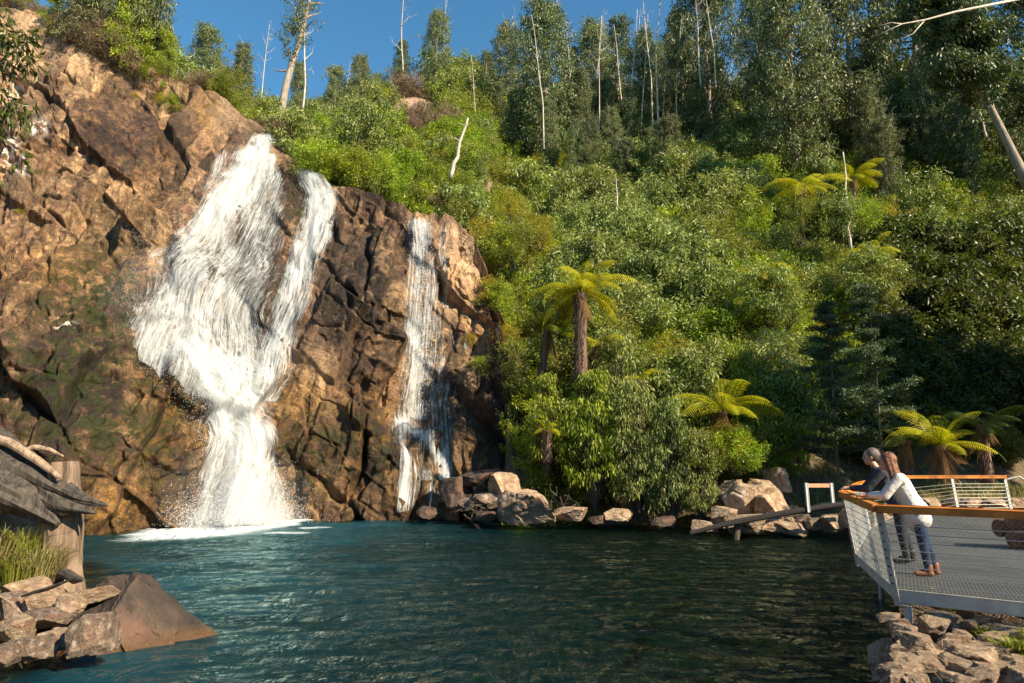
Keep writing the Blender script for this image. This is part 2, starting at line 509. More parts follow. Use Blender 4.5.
wn_ = fbm(np.stack([PXg * .03, PYg * .03, PXg * 0], -1), 4, 77)
moss = np.clip(blob(PXg, PYg, [(90, 310, 70, 40, .75), (60, 400, 90, 90, .7), (130, 430, 60, 70, .65), (110, 240, 40, 40, .5), (95, 285, 50, 30, .9),
                               (190, 400, 25, 60, .6), (320, 450, 60, 50, .45), (300, 200, 10, 40, .6)]) + wn_ * .3, 0, 1)
ochre = np.clip(blob(PXg, PYg, [(170, 420, 60, 110, 1), (120, 500, 80, 40, 1), (60, 280, 60, 30, .7), (350, 440, 110, 60, 1), (430, 490, 60, 40, .9), (160, 340, 40, 25, .8),
                                (170, 150, 25, 25, .4), (205, 110, 14, 26, .9), (300, 400, 30, 30, .9), (130, 230, 30, 40, .5)]) + wn_ * .25, 0, 1)
wet = np.clip(blob(PXg, PYg, [(60, 400, 110, 110, .8), (160, 470, 60, 80, .7), (240, 300, 80, 170, .8), (370, 300, 70, 110, .75), (350, 450, 120, 80, .9), (430, 330, 50, 150, .75),
                              (130, 230, 60, 50, .5), (175, 160, 35, 40, .6), (380, 230, 60, 30, .8), (510, 420, 40, 80, .9)]) * 1.2 + wn_ * .25 - blob(PXg, PYg, [(320, 365, 28, 55, .9), (460, 260, 30, 40, .8)]), 0, 1)
pale = np.clip(blob(PXg, PYg, [(235, 108, 45, 25, 1), (30, 45, 90, 60, 1), (460, 250, 25, 40, .9), (322, 365, 26, 50, .6), (275, 150, 20, 15, .5), (470, 430, 25, 60, .5), (85, 50, 60, 25, .7),
                               (30, 190, 50, 60, .35), (100, 220, 40, 40, .3), (330, 270, 25, 35, .3)]) + wn_ * .15, 0, 1)
dark = np.clip(blob(PXg, PYg, [(10, 430, 60, 60, .9), (80, 390, 115, 95, 1.15), (60, 300, 90, 30, .8), (170, 480, 40, 60, .8), (195, 440, 22, 80, .9), (330, 450, 80, 60, .85), (370, 290, 62, 110, 1.1), (225, 290, 80, 110, .9), (100, 270, 60, 30, .6), (60, 370, 70, 30, .5), (60, 105, 40, 28, .55), (105, 130, 25, 40, .5), (120, 250, 45, 35, .6), (35, 185, 20, 30, .4), (200, 60, 10, 10, .3), (300, 205, 12, 45, .9), (290, 250, 16, 30, .6),  # leftmost blob lays tree shade over wet, mossy rock as colour
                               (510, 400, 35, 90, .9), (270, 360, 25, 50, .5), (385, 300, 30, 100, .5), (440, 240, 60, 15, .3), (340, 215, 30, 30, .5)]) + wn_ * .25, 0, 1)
crack = np.clip(np.exp(-(c1 / .018) ** 2) * .9 * cmod + np.exp(-(c2 / .03) ** 2) * .7 * cmod2 + np.exp(-(c3 / .06) ** 2) * .3 * rough, 0, 1) * amp
scar = np.clip(blob(PXg, PYg, [(13, 88, 10, 7, 2), (38, 128, 8, 6, 2), (10, 150, 9, 12, 2), (18, 162, 7, 7, 2), (64, 327, 9, 4, 1.6)]), 0, 1)
blocktone = np.clip(.5 + 1.0 * (t1_ - .5) * (1 - smooth_) + .9 * (t2_ - .5) * (1 - smooth_), 0, 1)

def rock_mat(name, zones=True, base=((.06, .036, .027), (.25, .132, .062), (.53, .32, .16)), lichen=.0, wet_all=0.0, wetline=False):
    m, n, l, b = mat(name)
    tc = n.new('ShaderNodeTexCoord'); o = tc.outputs['Object']
    f1 = noise(n, l, o, .55, 8, .6, .4); f2 = noise(n, l, o, 2.6, 8, .62, .3); f3 = noise(n, l, o, 14, 6, .65); f4 = noise(n, l, o, 60, 3, .6)
    streak = noise(n, l, o, 1.0, 6, .6, .6, (1.6, 1.6, .22))
    r1 = ramp(n, [(.40, base[0]), (.5, base[1]), (.60, base[2])])
    base_f = math_(n, l, 'ADD', math_(n, l, 'MULTIPLY', f2, .55), math_(n, l, 'MULTIPLY', f1, .45))
    if zones: base_f = math_(n, l, 'MULTIPLY_ADD', math_(n, l, 'SUBTRACT', attr(n, 'blocktone').outputs['Fac'], .5), .17, base_f)
    l.new(base_f, r1.inputs[0])
    c = r1.outputs[0]
    # iron-pink tint patches
    rp = ramp(n, [(.5, 0), (.60, 1)]); l.new(noise(n, l, o, .9, 5, .55), rp.inputs[0])
    c = mixc(n, l, math_(n, l, 'MULTIPLY', rp.outputs[0], .4), c, (.30, .13, .08))
    # mineral varnish streaks running down the face
    rs = ramp(n, [(.48, 0), (.56, 1)]); l.new(streak, rs.inputs[0])
    if zones:
        A = {k: attr(n, k).outputs['Fac'] for k in ('moss', 'ochre', 'wet', 'pale', 'dark', 'crack', 'blocktone', 'scar')}
        c = mixc(n, l, math_(n, l, 'MULTIPLY', A['pale'], .88), c, mixc(n, l, f2, (.30, .16, .08), (.72, .50, .32)))
        bt = math_(n, l, 'MULTIPLY_ADD', A['blocktone'], .7, .65)
        comb = n.new('ShaderNodeCombineColor')
        for i in range(3): l.new(bt, comb.inputs[i])
        c = mixc(n, l, .85, c, comb.outputs[0], 'MULTIPLY')
        vs = math_(n, l, 'MULTIPLY', rs.outputs[0], math_(n, l, 'MULTIPLY_ADD', A['pale'], -.5, .58))
        c = mixc(n, l, vs, c, (.05, .035, .032))
        # orange-brown algae on wet stone
        ro = ramp(n, [(.42, 0), (.52, 1)]); l.new(f2, ro.inputs[0])
        oc = mixc(n, l, f3, (.15, .06, .006), (.46, .23, .03))
        c = mixc(n, l, math_(n, l, 'MULTIPLY', A['ochre'], math_(n, l, 'MULTIPLY_ADD', ro.outputs[0], .72, .05)), c, oc)
        # wet dark stone; the dark mask also paints in shade at far lower left
        rw = ramp(n, [(.38, 0), (.50, 1)]); l.new(noise(n, l, o, 1.1, 7, .65, .5), rw.inputs[0])
        rw2 = ramp(n, [(.455, 0), (.52, 1)]); l.new(noise(n, l, o, .9, 8, .68, .6), rw2.inputs[0])
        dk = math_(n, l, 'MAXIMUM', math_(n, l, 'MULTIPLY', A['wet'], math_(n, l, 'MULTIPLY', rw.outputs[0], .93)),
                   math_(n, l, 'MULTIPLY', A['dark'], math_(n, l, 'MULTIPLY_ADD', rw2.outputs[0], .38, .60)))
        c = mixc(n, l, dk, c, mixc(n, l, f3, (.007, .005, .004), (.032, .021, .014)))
        # fine joints and blotches in the stone
        vt = N(n, 'ShaderNodeTexVoronoi', inp={'Scale': 1.0}); vt.feature = 'DISTANCE_TO_EDGE'
        mp = n.new('ShaderNodeMapping'); mp.inputs['Scale'].default_value = (1.5, 1.5, .8); mp.inputs['Rotation'].default_value = (.2, .25, .3)
        wv = n.new('ShaderNodeVectorMath'); wv.operation = 'ADD'; ns = N(n, 'ShaderNodeTexNoise', inp={'Scale': 2.0, 'Detail': 4.0}); l.new(o, ns.inputs['Vector'])
        sc_ = n.new('ShaderNodeVectorMath'); sc_.operation = 'SCALE'; sc_.inputs['Scale'].default_value = .55; l.new(ns.outputs['Color'], sc_.inputs[0])
        l.new(o, wv.inputs[0]); l.new(sc_.outputs[0], wv.inputs[1]); l.new(wv.outputs[0], mp.inputs[0]); l.new(mp.outputs[0], vt.inputs['Vector'])
        rj = ramp(n, [(.0, 1), (.035, 0)]); l.new(vt.outputs['Distance'], rj.inputs[0])
        joint = math_(n, l, 'MULTIPLY', rj.outputs[0], rp.outputs[0])
        joint = math_(n, l, 'MULTIPLY', rj.outputs[0], ro.outputs[0])
        c = mixc(n, l, math_(n, l, 'MULTIPLY', joint, .8), c, (.02, .014, .01))
        rg = ramp(n, [(.40, .62), (.5, 1.0), (.6, 1.35)]); l.new(f3, rg.inputs[0])
        c = mixc(n, l, .8, c, rg.outputs[0], 'MULTIPLY')
        # moss
        rm = ramp(n, [(.46, 0), (.53, 1)]); l.new(noise(n, l, o, 1.7, 7, .6, .2), rm.inputs[0])
        mc = mixc(n, l, f3, (.008, .013, .002), (.04, .052, .004))
        c = mixc(n, l, math_(n, l, 'MULTIPLY', math_(n, l, 'POWER', A['moss'], .8), math_(n, l, 'MULTIPLY', rm.outputs[0], 1.0)), c, mc)
        c = mixc(n, l, math_(n, l, 'MULTIPLY', A['crack'], .8), c, (.02, .015, .012))
        rsc = ramp(n, [(.47, 0), (.54, 1)]); l.new(noise(n, l, o, 2.0, 4, .6), rsc.inputs[0])
        c = mixc(n, l, math_(n, l, 'MULTIPLY', A['scar'], rsc.outputs[0]), c, (.72, .62, .55))
        b.inputs['Specular IOR Level'].default_value = .28
        rr = math_(n, l, 'MULTIPLY_ADD', A['wet'], -.48, .86)
        l.new(math_(n, l, 'ADD', rr, math_(n, l, 'MULTIPLY', f3, .12)), b.inputs['Roughness'])
    else:
        c = mixc(n, l, math_(n, l, 'MULTIPLY', rs.outputs[0], .3), c, (.13, .09, .07))
        if lichen:
            rl = ramp(n, [(.56, 0), (.62, 1)]); l.new(noise(n, l, o, 3.2, 6, .7), rl.inputs[0])
            c = mixc(n, l, math_(n, l, 'MULTIPLY', rl.outputs[0], lichen), c, (.62, .55, .45))
        b.inputs['Roughness'].default_value = .8
        if wetline:
            g = n.new('ShaderNodeNewGeometry'); sx = n.new('ShaderNodeSeparateXYZ'); l.new(g.outputs['Position'], sx.inputs[0])
            zz = math_(n, l, 'ADD', sx.outputs[2], math_(n, l, 'MULTIPLY', f2, -.12))
            rz = ramp(n, [(.0, 1), (.16, 0)]); l.new(zz, rz.inputs[0])
            c = mixc(n, l, math_(n, l, 'MULTIPLY', rz.outputs[0], .85), c, (.10, .045, .012))
            l.new(math_(n, l, 'MULTIPLY_ADD', rz.outputs[0], -.5, .8), b.inputs['Roughness'])
    l.new(c, b.inputs['Base Color'])
    h = math_(n, l, 'ADD', f2, math_(n, l, 'MULTIPLY_ADD', f3, .5, math_(n, l, 'MULTIPLY', f4, .2)))
    bump(n, l, b, h, .8, .15 if zones else .14)
    return m

ny, nx = PXg.shape
I = np.arange(ny * nx).reshape(ny, nx)
fc = np.stack([I[:-1, :-1], I[:-1, 1:], I[1:, 1:], I[1:, :-1]], -1).reshape(-1, 4)
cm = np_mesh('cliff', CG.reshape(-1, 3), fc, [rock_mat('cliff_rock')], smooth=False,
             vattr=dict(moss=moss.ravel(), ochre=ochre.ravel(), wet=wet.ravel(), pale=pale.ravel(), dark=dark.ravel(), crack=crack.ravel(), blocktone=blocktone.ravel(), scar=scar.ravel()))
tag(mesh_obj('cliff', cm), 'steep brown and orange rock cliff with dark wet streaks and green moss behind the pool', 'cliff', kind='structure')

# ------------------------------------------------------------------ water
def water_mat():
    m, n, l, b = mat('pool_water')
    n.remove(b)
    out = n['Material Output']
    tc = n.new('ShaderNodeTexCoord'); o = tc.outputs['Object']
    a = noise(n, l, o, .8, 4, .6, 1.2, (1, .55, 1)); c2_ = noise(n, l, o, 2.8, 5, .65, 1.0, (1, .55, 1))
    h = math_(n, l, 'ADD', math_(n, l, 'MULTIPLY', a, 1.0), math_(n, l, 'MULTIPLY', c2_, .38))
    nb = bump(n, l, None, h, 1.0, .60)
    fr = N(n, 'ShaderNodeFresnel', inp={'IOR': 1.33}); l.new(nb, fr.inputs['Normal'])
    gl = N(n, 'ShaderNodeBsdfGlossy', inp={'Roughness': .03, 'Color': (.76, 1, .92, 1)}); l.new(nb, gl.inputs['Normal'])
    tr = N(n, 'ShaderNodeBsdfTransparent', inp={'Color': (.92, 1, .97, 1)})
    df = n.new('ShaderNodeBsdfDiffuse'); mk_ = attr(n, 'milk_sky')
    l.new(mixc(n, l, mk_.outputs['Fac'], (.0003, .0032, .0024), (.009, .062, .086)), df.inputs['Color'])
    dep = attr(n, 'deep'); fo = attr(n, 'foam')
    body = n.new('ShaderNodeMixShader'); l.new(dep.outputs['Fac'], body.inputs[0]); l.new(tr.outputs[0], body.inputs[1]); l.new(df.outputs[0], body.inputs[2])
    ms = n.new('ShaderNodeMixShader'); l.new(fr.outputs[0], ms.inputs[0]); l.new(body.outputs[0], ms.inputs[1]); l.new(gl.outputs[0], ms.inputs[2])
    # churned white water
    fn = noise(n, l, o, 2.6, 7, .7, 1.2, (.6, 1.8, 1)); 
    v = math_(n, l, 'ADD', fn, math_(n, l, 'MULTIPLY_ADD', fo.outputs['Fac'], 1.0, -.5))
    rf = ramp(n, [(.50, 0), (.66, .4), (1.0, .95)]); l.new(v, rf.inputs[0])
    fd = N(n, 'ShaderNodeBsdfDiffuse', inp={'Color': (.82, .86, .86, 1)}); l.new(nb, fd.inputs['Normal'])
    m2 = n.new('ShaderNodeMixShader'); l.new(rf.outputs[0], m2.inputs[0]); l.new(ms.outputs[0], m2.inputs[1]); l.new(fd.outputs[0], m2.inputs[2])
    l.new(m2.outputs[0], out.inputs['Surface'])
    return m

wx = np.linspace(-24, 17, 520); wy = np.concatenate([np.linspace(1.5, 10, 110)[:-1], np.linspace(10, 38, 340)])
WX, WY = np.meshgrid(wx, wy)
falls_c = at_z(228, 524, 0)
dfall = np.hypot(WX - falls_c.x, (WY - falls_c.y) * 1.2)
side_c = at_z(400, 516, 0)
dside = np.hypot(WX - side_c.x, (WY - side_c.y) * 1.3)
ww = fbm(np.stack([WX * .5, WY * .9, WX * 0], -1), 3, 61)
am = .06 + .12 * np.exp(-dfall / 6) 
WZ = am * ww + .025 * fbm(np.stack([WX * 1.6, WY * 2.6, WX * 0], -1), 3, 67) + .05 * np.sin(dfall * 2.2 + ww * 3) * np.exp(-dfall / 9)
wgz = ground_z(WX, WY)
deep = sstep(-wgz, .25, 1.9)
PXw = 512 + F * WX / WY
cliffd = np.where(PXw < 530, cliffY(np.clip(PXw, -140, 530), np.full_like(PXw, 525.)) - WY, 9)
deep = deep * sstep(cliffd, .1, 1.8) * np.where(WX > -3, 1.0, .93)
ffo = np.hypot((WX - falls_c.x) / 2.5, (WY - falls_c.y) / 4.6)
foam = np.clip(2.3 * np.exp(-ffo ** 2) + .66 * np.exp(-(dfall / 7.5) ** 2) * sstep(ww, -.2, .4) + .55 * np.exp(-(dside / 1.3) ** 2), 0, 1)
lft = np.exp(-((WX + 9.5) / 4) ** 2) * sstep(WY, 8, 14) * .34
foam = np.clip(foam + lft * sstep(ww, .0, .5), 0, 1)
milk_sky = np.clip(.22 * sstep(-WX, -5, 9) + .9 * np.exp(-(dfall / 6) ** 2) + .75 * np.exp(-((WX + 7.5) / 4.5) ** 2) * sstep(WY, 6, 9) * (.6 + .8 * ww), 0, 1)  # left side tint mixes aerated water with a painted-in sky reflection
ny, nx = WX.shape; I = np.arange(ny * nx).reshape(ny, nx)
fc = np.stack([I[:-1, :-1], I[:-1, 1:], I[1:, 1:], I[1:, :-1]], -1).reshape(-1, 4)
wm = np_mesh('water', np.stack([WX, WY, WZ], -1).reshape(-1, 3), fc, [water_mat()], smooth=True, vattr=dict(deep=deep.ravel(), foam=foam.ravel(), milk_sky=milk_sky.ravel()))
tag(mesh_obj('water', wm), kind='structure')

# ------------------------------------------------------------------ waterfalls
def fall_mat(name, gain=1.0):
    m, n, l, b = mat(name)
    uv = n.new('ShaderNodeUVMap'); uv.uv_map = 'UVMap'
    d = attr(n, 'dens').outputs['Fac']
    s1 = noise(n, l, uv.outputs[0], 1.0, 7, .68, .5, (10.0, .26, 1))
    s2 = noise(n, l, uv.outputs[0], 1.0, 6, .8, .5, (24, 2.4, 1))
    s3 = noise(n, l, uv.outputs[0], 1.0, 3, .6, .3, (1.5, .5, 1))
    v = math_(n, l, 'ADD', math_(n, l, 'MULTIPLY', s1, .40), math_(n, l, 'MULTIPLY_ADD', s2, .38, math_(n, l, 'MULTIPLY', s3, .22)))
    v = math_(n, l, 'MULTIPLY_ADD', v, 3.7, math_(n, l, 'MULTIPLY_ADD', d, .62, -1.85 - .36 + .46))
    r = ramp(n, [(.30, 0), (.48, .35), (.82, .93)]); l.new(v, r.inputs[0])
    l.new(r.outputs[0], b.inputs['Alpha'])
    b.inputs['Base Color'].default_value = (.86, .87, .86, 1)
    b.inputs['Roughness'].default_value = .45
    b.inputs['Specular IOR Level'].default_value = .3
    b.inputs['Subsurface Weight'].default_value = 0
    bump(n, l, b, v, .5, .12)
    tl_ = N(n, 'ShaderNodeBsdfTranslucent', inp={'Color': (.85, .87, .88, 1)}); tp_ = n.new('ShaderNodeBsdfTransparent')
    m1 = n.new('ShaderNodeMixShader'); l.new(r.outputs[0], m1.inputs[0]); l.new(tp_.outputs[0], m1.inputs[1]); l.new(tl_.outputs[0], m1.inputs[2])
    m2 = n.new('ShaderNodeMixShader'); m2.inputs[0].default_value = .3; l.new(b.outputs[0], m2.inputs[1]); l.new(m1.outputs[0], m2.inputs[2]); l.new(m2.outputs[0], n['Material Output'].inputs['Surface'])
    return m

def strip(left, right, nu, nv, off, seed, densf, bulge=.25, pp=None):
    """water sheet following the cliff between two pixel polylines given from lip to foot"""
    def res(A, m):
        s = np.concatenate([[0], np.cumsum(np.hypot(*np.diff(A, axis=0).T))]); q = np.linspace(0, s[-1], m)
        return np.stack([np.interp(q, s, A[:, 0]), np.interp(q, s, A[:, 1])], -1)
    t = np.linspace(0, 1, nu)
    if pp is None:
        L = res(np.array(left, float), nv); Rr = res(np.array(right, float), nv)
        pp = L[:, None] * (1 - t)[None, :, None] + Rr[:, None] * t[None, :, None]
    px, py = pp[..., 0], pp[..., 1]
    pos = grid_at(CBASE, px, py); nn = grid_at(CNR, px, py); dd = grid_at(CDISP, px, py)
    k = 9
    ds = dd.copy()
    for _ in range(k):
        ds[1:-1] = np.maximum(ds[1:-1] * .4 + ds[:-2] * .45 + ds[2:] * .15, ds[1:-1] * .0 + (ds[:-2] + ds[2:]) / 2)
    hn = fbm(np.stack([px * .10, py * .018, px * 0 + seed], -1), 4, seed)
    wid = np.linalg.norm(pos[:, -1] - pos[:, 0], axis=-1)
    o = pos + nn * (ds + off + bulge * hn + .0)[..., None]
    v = np.concatenate([[0], np.cumsum(np.linalg.norm(np.diff(pos[:, nu // 2], axis=0), axis=1))])
    uvv = np.stack([t[None] * wid[:, None] + seed * 7.7, np.broadcast_to(v[:, None], px.shape) + seed * 3.1], -1)
    en = fbm(np.stack([px * .06, py * .05, px * 0 + seed * 3], -1), 3, seed + 40)
    edge = np.clip((np.minimum(t, 1 - t)[None] + en * .10) / .20, 0, 1)
    ends = np.clip(np.arange(nv) / 8, 0, 1)[:, None]; edge = edge * (.3 + .7 * ends)
    de = densf(px, py) * (.35 + .65 * edge) - .55 * (1 - edge)
    I = np.arange(nu * nv).reshape(nv, nu)
    f = np.stack([I[:-1, :-1], I[:-1, 1:], I[1:, 1:], I[1:, :-1]], -1).reshape(-1, 4)
    return o.reshape(-1, 3), f, uvv.reshape(-1, 2), de.ravel()

def strip3(A, B, C, nu, nv, off, seed, densf, bulge=.25):
    def res(a, m):
        a = np.array(a, float); s = np.concatenate([[0], np.cumsum(np.hypot(*np.diff(a, axis=0).T))]); q = np.linspace(0, s[-1], m)
        return np.stack([np.interp(q, s, a[:, 0]), np.interp(q, s, a[:, 1])], -1)
    A, B, C = res(A, nv), res(B, nv), res(C, nv)
    L_ = lambda t: (A * (1 - 2 * t) + B * 2 * t) if t < .5 else (B * (2 - 2 * t) + C * (2 * t - 1))
    t = np.linspace(0, 1, nu)
    pp = np.stack([L_(x) for x in t], 1)
    return strip(None, None, nu, nv, off, seed, densf, bulge, pp)

def seg_dist(px, py, path):
    A = np.array(path, float); best = np.full(px.shape, 1e9)
    for a, b_ in zip(A[:-1], A[1:]):
        d = b_ - a; t = np.clip(((px - a[0]) * d[0] + (py - a[1]) * d[1]) / d.dot(d), 0, 1)
        best = np.minimum(best, np.hypot(px - a[0] - t * d[0], py - a[1] - t * d[1]))
    return best

def patch(px, py, sc, seed): return fbm(np.stack([px * sc, py * sc * .55, px * 0], -1), 3, seed)
def dens_fan(px, py):
    left = .95 * np.exp(-(seg_dist(px, py, [(268, 158), (205, 215), (150, 280), (130, 308), (160, 338)]) / 31) ** 2)
    mid = .66 + .46 * patch(px, py, .045, 201)
    gap = .55 * np.exp(-((px - 295) / 8) ** 2 - ((py - 200) / 36) ** 2) + .25 * np.exp(-((px - 205) / 12) ** 2 - ((py - 345) / 20) ** 2) + .12 * np.exp(-((px - 262) / 16) ** 2 - ((py - 300) / 45) ** 2)
    return np.clip(np.maximum(left, mid) - gap, 0, 1.05)
def dens_chute(px, py):
    return np.clip(1.05 * np.exp(-(seg_dist(px, py, [(165, 352), (222, 396), (240, 440), (240, 530)]) / 40) ** 2), .25, 1.1)
def dens_right(px, py):
    return .66 * np.exp(-(seg_dist(px, py, [(312, 175), (328, 192), (312, 240), (296, 290), (276, 345), (255, 398)]) / 16) ** 2) + .20 + .25 * patch(px, py, .05, 207)

def multi(name, material, parts):
    vs, fs, us, ds, k = [], [], [], [], 0
    for (v, f, u, d) in parts:
        vs.append(v); fs.append(f + k); us.append(u); ds.append(d); k += len(v)
    me = np_mesh(name, np.concatenate(vs), np.concatenate(fs), [material], smooth=True, uv=np.concatenate(us), vattr={'dens': np.concatenate(ds)})
    return mesh_obj(name, me)

FA = [(224, 152), (204, 180), (176, 212), (146, 256), (120, 300), (110, 322)]
FB = [(260, 154), (252, 200), (232, 270), (212, 335), (196, 398)]
FC = [(284, 157), (294, 195), (292, 250), (288, 310), (278, 402)]
CL = [(138, 338), (176, 374), (198, 402), (204, 432), (196, 470), (168, 530)]
CR_ = [(300, 366), (292, 398), (282, 430), (282, 458), (290, 490), (312, 527)]
RL = [(290, 164), (300, 195), (290, 235), (278, 285), (256, 335), (232, 396)]
RR = [(326, 176), (345, 194), (338, 232), (322, 285), (308, 335), (290, 398)]
UL = [(212, 150), (206, 176), (196, 196)]; UR = [(228, 152), (226, 176), (222, 190)]
HL = [(284, 158), (290, 168), (296, 190)]; HR = [(300, 166), (303, 172), (304, 190)]
fm = fall_mat('falling_water')
wf = multi('waterfall', fm, [strip3(FA, FB, FC, 150, 260, .10, 1, dens_fan), strip3(FA, FB, FC, 150, 260, .35, 2, lambda a, b: dens_fan(a, b) * .72, .35),
                             strip3(FA, FB, FC, 130, 240, .7, 3, lambda a, b: dens_fan(a, b) * .5, .45), strip3(FA, FB, FC, 130, 240, 1.0, 21, lambda a, b: dens_fan(a, b) * .45, .4),
                             strip(CL, CR_, 100, 240, .15, 11, dens_chute), strip(CL, CR_, 100, 240, .5, 12, lambda a, b: dens_chute(a, b) * .85, .35), strip(CL, CR_, 90, 200, .9, 13, lambda a, b: dens_chute(a, b) * .6, .5),
                             strip(RL, RR, 54, 240, .10, 4, dens_right), strip(RL, RR, 54, 240, .35, 5, lambda a, b: dens_right(a, b) * .7),
                             strip(UL, UR, 30, 60, .1, 14, lambda a, b: a * 0 + .45)])
tag(wf, 'broad white waterfall pouring down the cliff into the pool', 'waterfall')
SL = [(402, 212), (404, 250), (398, 300), (394, 350), (386, 412)]; SR = [(436, 222), (442, 260), (446, 310), (458, 360), (476, 418)]
S2L = [(440, 226), (439, 262), (441, 300), (452, 345)]; S2R = [(452, 228), (451, 262), (452, 300), (478, 352)]
S3L = [(386, 392), (386, 440), (386, 480), (383, 516)]; S3R = [(462, 392), (466, 440), (468, 470), (470, 498)]
d_s = lambda px, py: .36 * np.exp(-(seg_dist(px, py, [(420, 222), (421, 260), (416, 330), (418, 405)]) / 9) ** 2) + .32 + .3 * patch(px, py, .06, 211)
d_s2 = lambda px, py: .16 + .3 * np.exp(-(seg_dist(px, py, [(446, 226), (446, 300)]) / 5) ** 2)
d_s3 = lambda px, py: .70 * np.exp(-(np.minimum(seg_dist(px, py, [(400, 418), (428, 435), (444, 465), (450, 494)]), seg_dist(px, py, [(397, 418), (402, 450), (404, 500)])) / 6) ** 2) + .40 + .3 * patch(px, py, .06, 213)
sf = multi('waterfall', fm, [strip(SL, SR, 34, 220, .10, 6, d_s), strip(SL, SR, 34, 220, .3, 7, lambda a, b: d_s(a, b) * .6), strip(S2L, S2R, 24, 160, .1, 8, d_s2),
                             strip(S3L, S3R, 44, 120, .08, 9, d_s3)])
tag(sf, 'thin side cascade trickling down the rock face right of the main falls', 'waterfall')
tl = multi('waterfall', fm, [strip([(252, 137), (244, 147), (236, 160)], [(277, 131), (276, 143), (272, 162)], 24, 40, .15, 10, lambda a, b: a * 0 + .9)])
tag(tl, 'small white cascade running over the lip above the main falls', 'waterfall')

# flying drops and froth round the falls
rng = np.random.default_rng(5)
def drops(name, parent, n, sampler, smin, smax):
    px, py, off = sampler(n)
    pos = grid_at(CBASE, px, py) + grid_at(CNR, px, py) * (grid_at(CDISP, px, py) + off)[..., None]
    pos[:, 2] = np.maximum(pos[:, 2], .02)
    s = rng.uniform(smin, smax, n) ** 1
    oc = np.array([(1, 0, 0), (-1, 0, 0), (0, 1, 0), (0, -1, 0), (0, 0, 1.7), (0, 0, -1.7)], float)
    v = pos[:, None] + oc[None] * s[:, None, None] + rng.normal(0, .25, (n, 6, 3)) * s[:, None, None]
    fo = np.array([(0, 2, 4), (2, 1, 4), (1, 3, 4), (3, 0, 4), (2, 0, 5), (1, 2, 5), (3, 1, 5), (0, 3, 5)])
    f = (fo[None] + 6 * np.arange(n)[:, None, None]).reshape(-1, 3)
    return mesh_obj(name, np_mesh(name, v.reshape(-1, 3), f, [spray_mat], smooth=True), parent)
spray_mat, n_, l_, b_ = mat('spray'); b_.inputs['Base Color'].default_value = (.88, .89, .88, 1); b_.inputs['Roughness'].default_value = .4
def samp_main(n):
    s = rng.uniform(0, 1, n) ** .8
    path = np.array([(262, 158), (235, 175), (185, 225), (135, 300), (160, 345), (205, 395), (225, 450), (232, 522)], float)
    q = np.linspace(0, 1, len(path))
    w = np.interp(s, [0, .3, .55, .8, 1], [5, 15, 13, 9, 18])
    return np.interp(s, q, path[:, 0]) + rng.normal(0, 1, n) * w, np.minimum(np.interp(s, q, path[:, 1]) + rng.normal(0, 1, n) * 12, 524), rng.gamma(1.4, .25, n)
drops('spray', wf, 12000, samp_main, .004, .011)
def samp_side(n):
    s = rng.uniform(0, 1, n)
    return 421 + rng.normal(0, 7, n), 225 + s * 190, rng.gamma(1.3, .2, n)
drops('spray', sf, 1500, samp_side, .008, .02)
def foot(n):
    return 234 + rng.normal(0, 24, n), 528 - rng.gamma(1.6, 9, n), rng.gamma(1.5, .45, n)
drops('froth', wf, 24000, foot, .005, .014)

# thin spray hanging in the air where the falls strike the pool and the ledge
def mist():
    m = bpy.data.materials.new('mist'); m.use_nodes = True; n = m.node_tree.nodes; n.remove(n['Principled BSDF'])
    pv = n.new('ShaderNodeVolumePrincipled'); pv.inputs['Density'].default_value = .032; pv.inputs['Color'].default_value = (.96, .97, .98, 1); pv.inputs['Anisotropy'].default_value = .2
    m.node_tree.links.new(pv.outputs[0], n['Material Output'].inputs['Volume'])
    g = Geo()
    for (px, py, Y, r) in ((234, 500, 30.0, (3.2, 2.2, 2.3)), (150, 305, 32.2, (2.4, 1.6, 2.6))):
        bm = bmesh.new(); bmesh.ops.create_icosphere(bm, subdivisions=4, radius=1)
        v = np.array([x.co[:] for x in bm.verts]); f = np.array([[q.index for q in p.verts] for p in bm.faces]); bm.free()
        v = v * np.array(r) + np.array(V(px, py, Y)); v[:, 2] = np.maximum(v[:, 2], .12)
        g.add(v, f)
    tag(g.obj('mist', m, None, True), 'fine white spray drifting at the foot of the falls', 'mist', kind='stuff')
mist()
# ------------------------------------------------------------------ foliage
def leaf_mat(name, c1, c2, rough=.42, trans=.35, spec=.4, tint_var=.5):
    m, n, l, b = mat(name)
    out = n['Material Output']
    v = attr(n, 'v').outputs['Fac']
    oi = n.new('ShaderNodeObjectInfo')
    r = ramp(n, [(0, c1), (1, c2)]); l.new(v, r.inputs[0])
    hs = n.new('ShaderNodeHueSaturation')
    l.new(math_(n, l, 'MULTIPLY_ADD', oi.outputs['Random'], .07 * tint_var, .5 - .035 * tint_var), hs.inputs['Hue'])
    l.new(math_(n, l, 'MULTIPLY_ADD', math_(n, l, 'FRACT', math_(n, l, 'MULTIPLY', oi.outputs['Random'], 7.3)), .7 * tint_var, 1 - .35 * tint_var), hs.inputs['Value'])
    l.new(r.outputs[0], hs.inputs['Color'])
    l.new(hs.outputs[0], b.inputs['Base Color'])
    b.inputs['Roughness'].default_value = rough
    b.inputs['Specular IOR Level'].default_value = spec
    tr = n.new('ShaderNodeBsdfTranslucent'); 
    gm_ = mixc(n, l, 1.0, hs.outputs[0], (1.1, 1.15, .55), 'MULTIPLY'); l.new(gm_, tr.inputs['Color'])
    mx = n.new('ShaderNodeMixShader'); mx.inputs[0].default_value = trans
    l.new(b.outputs[0], mx.inputs[1]); l.new(tr.outputs[0], mx.inputs[2]); l.new(mx.outputs[0], out.inputs['Surface'])
    return m

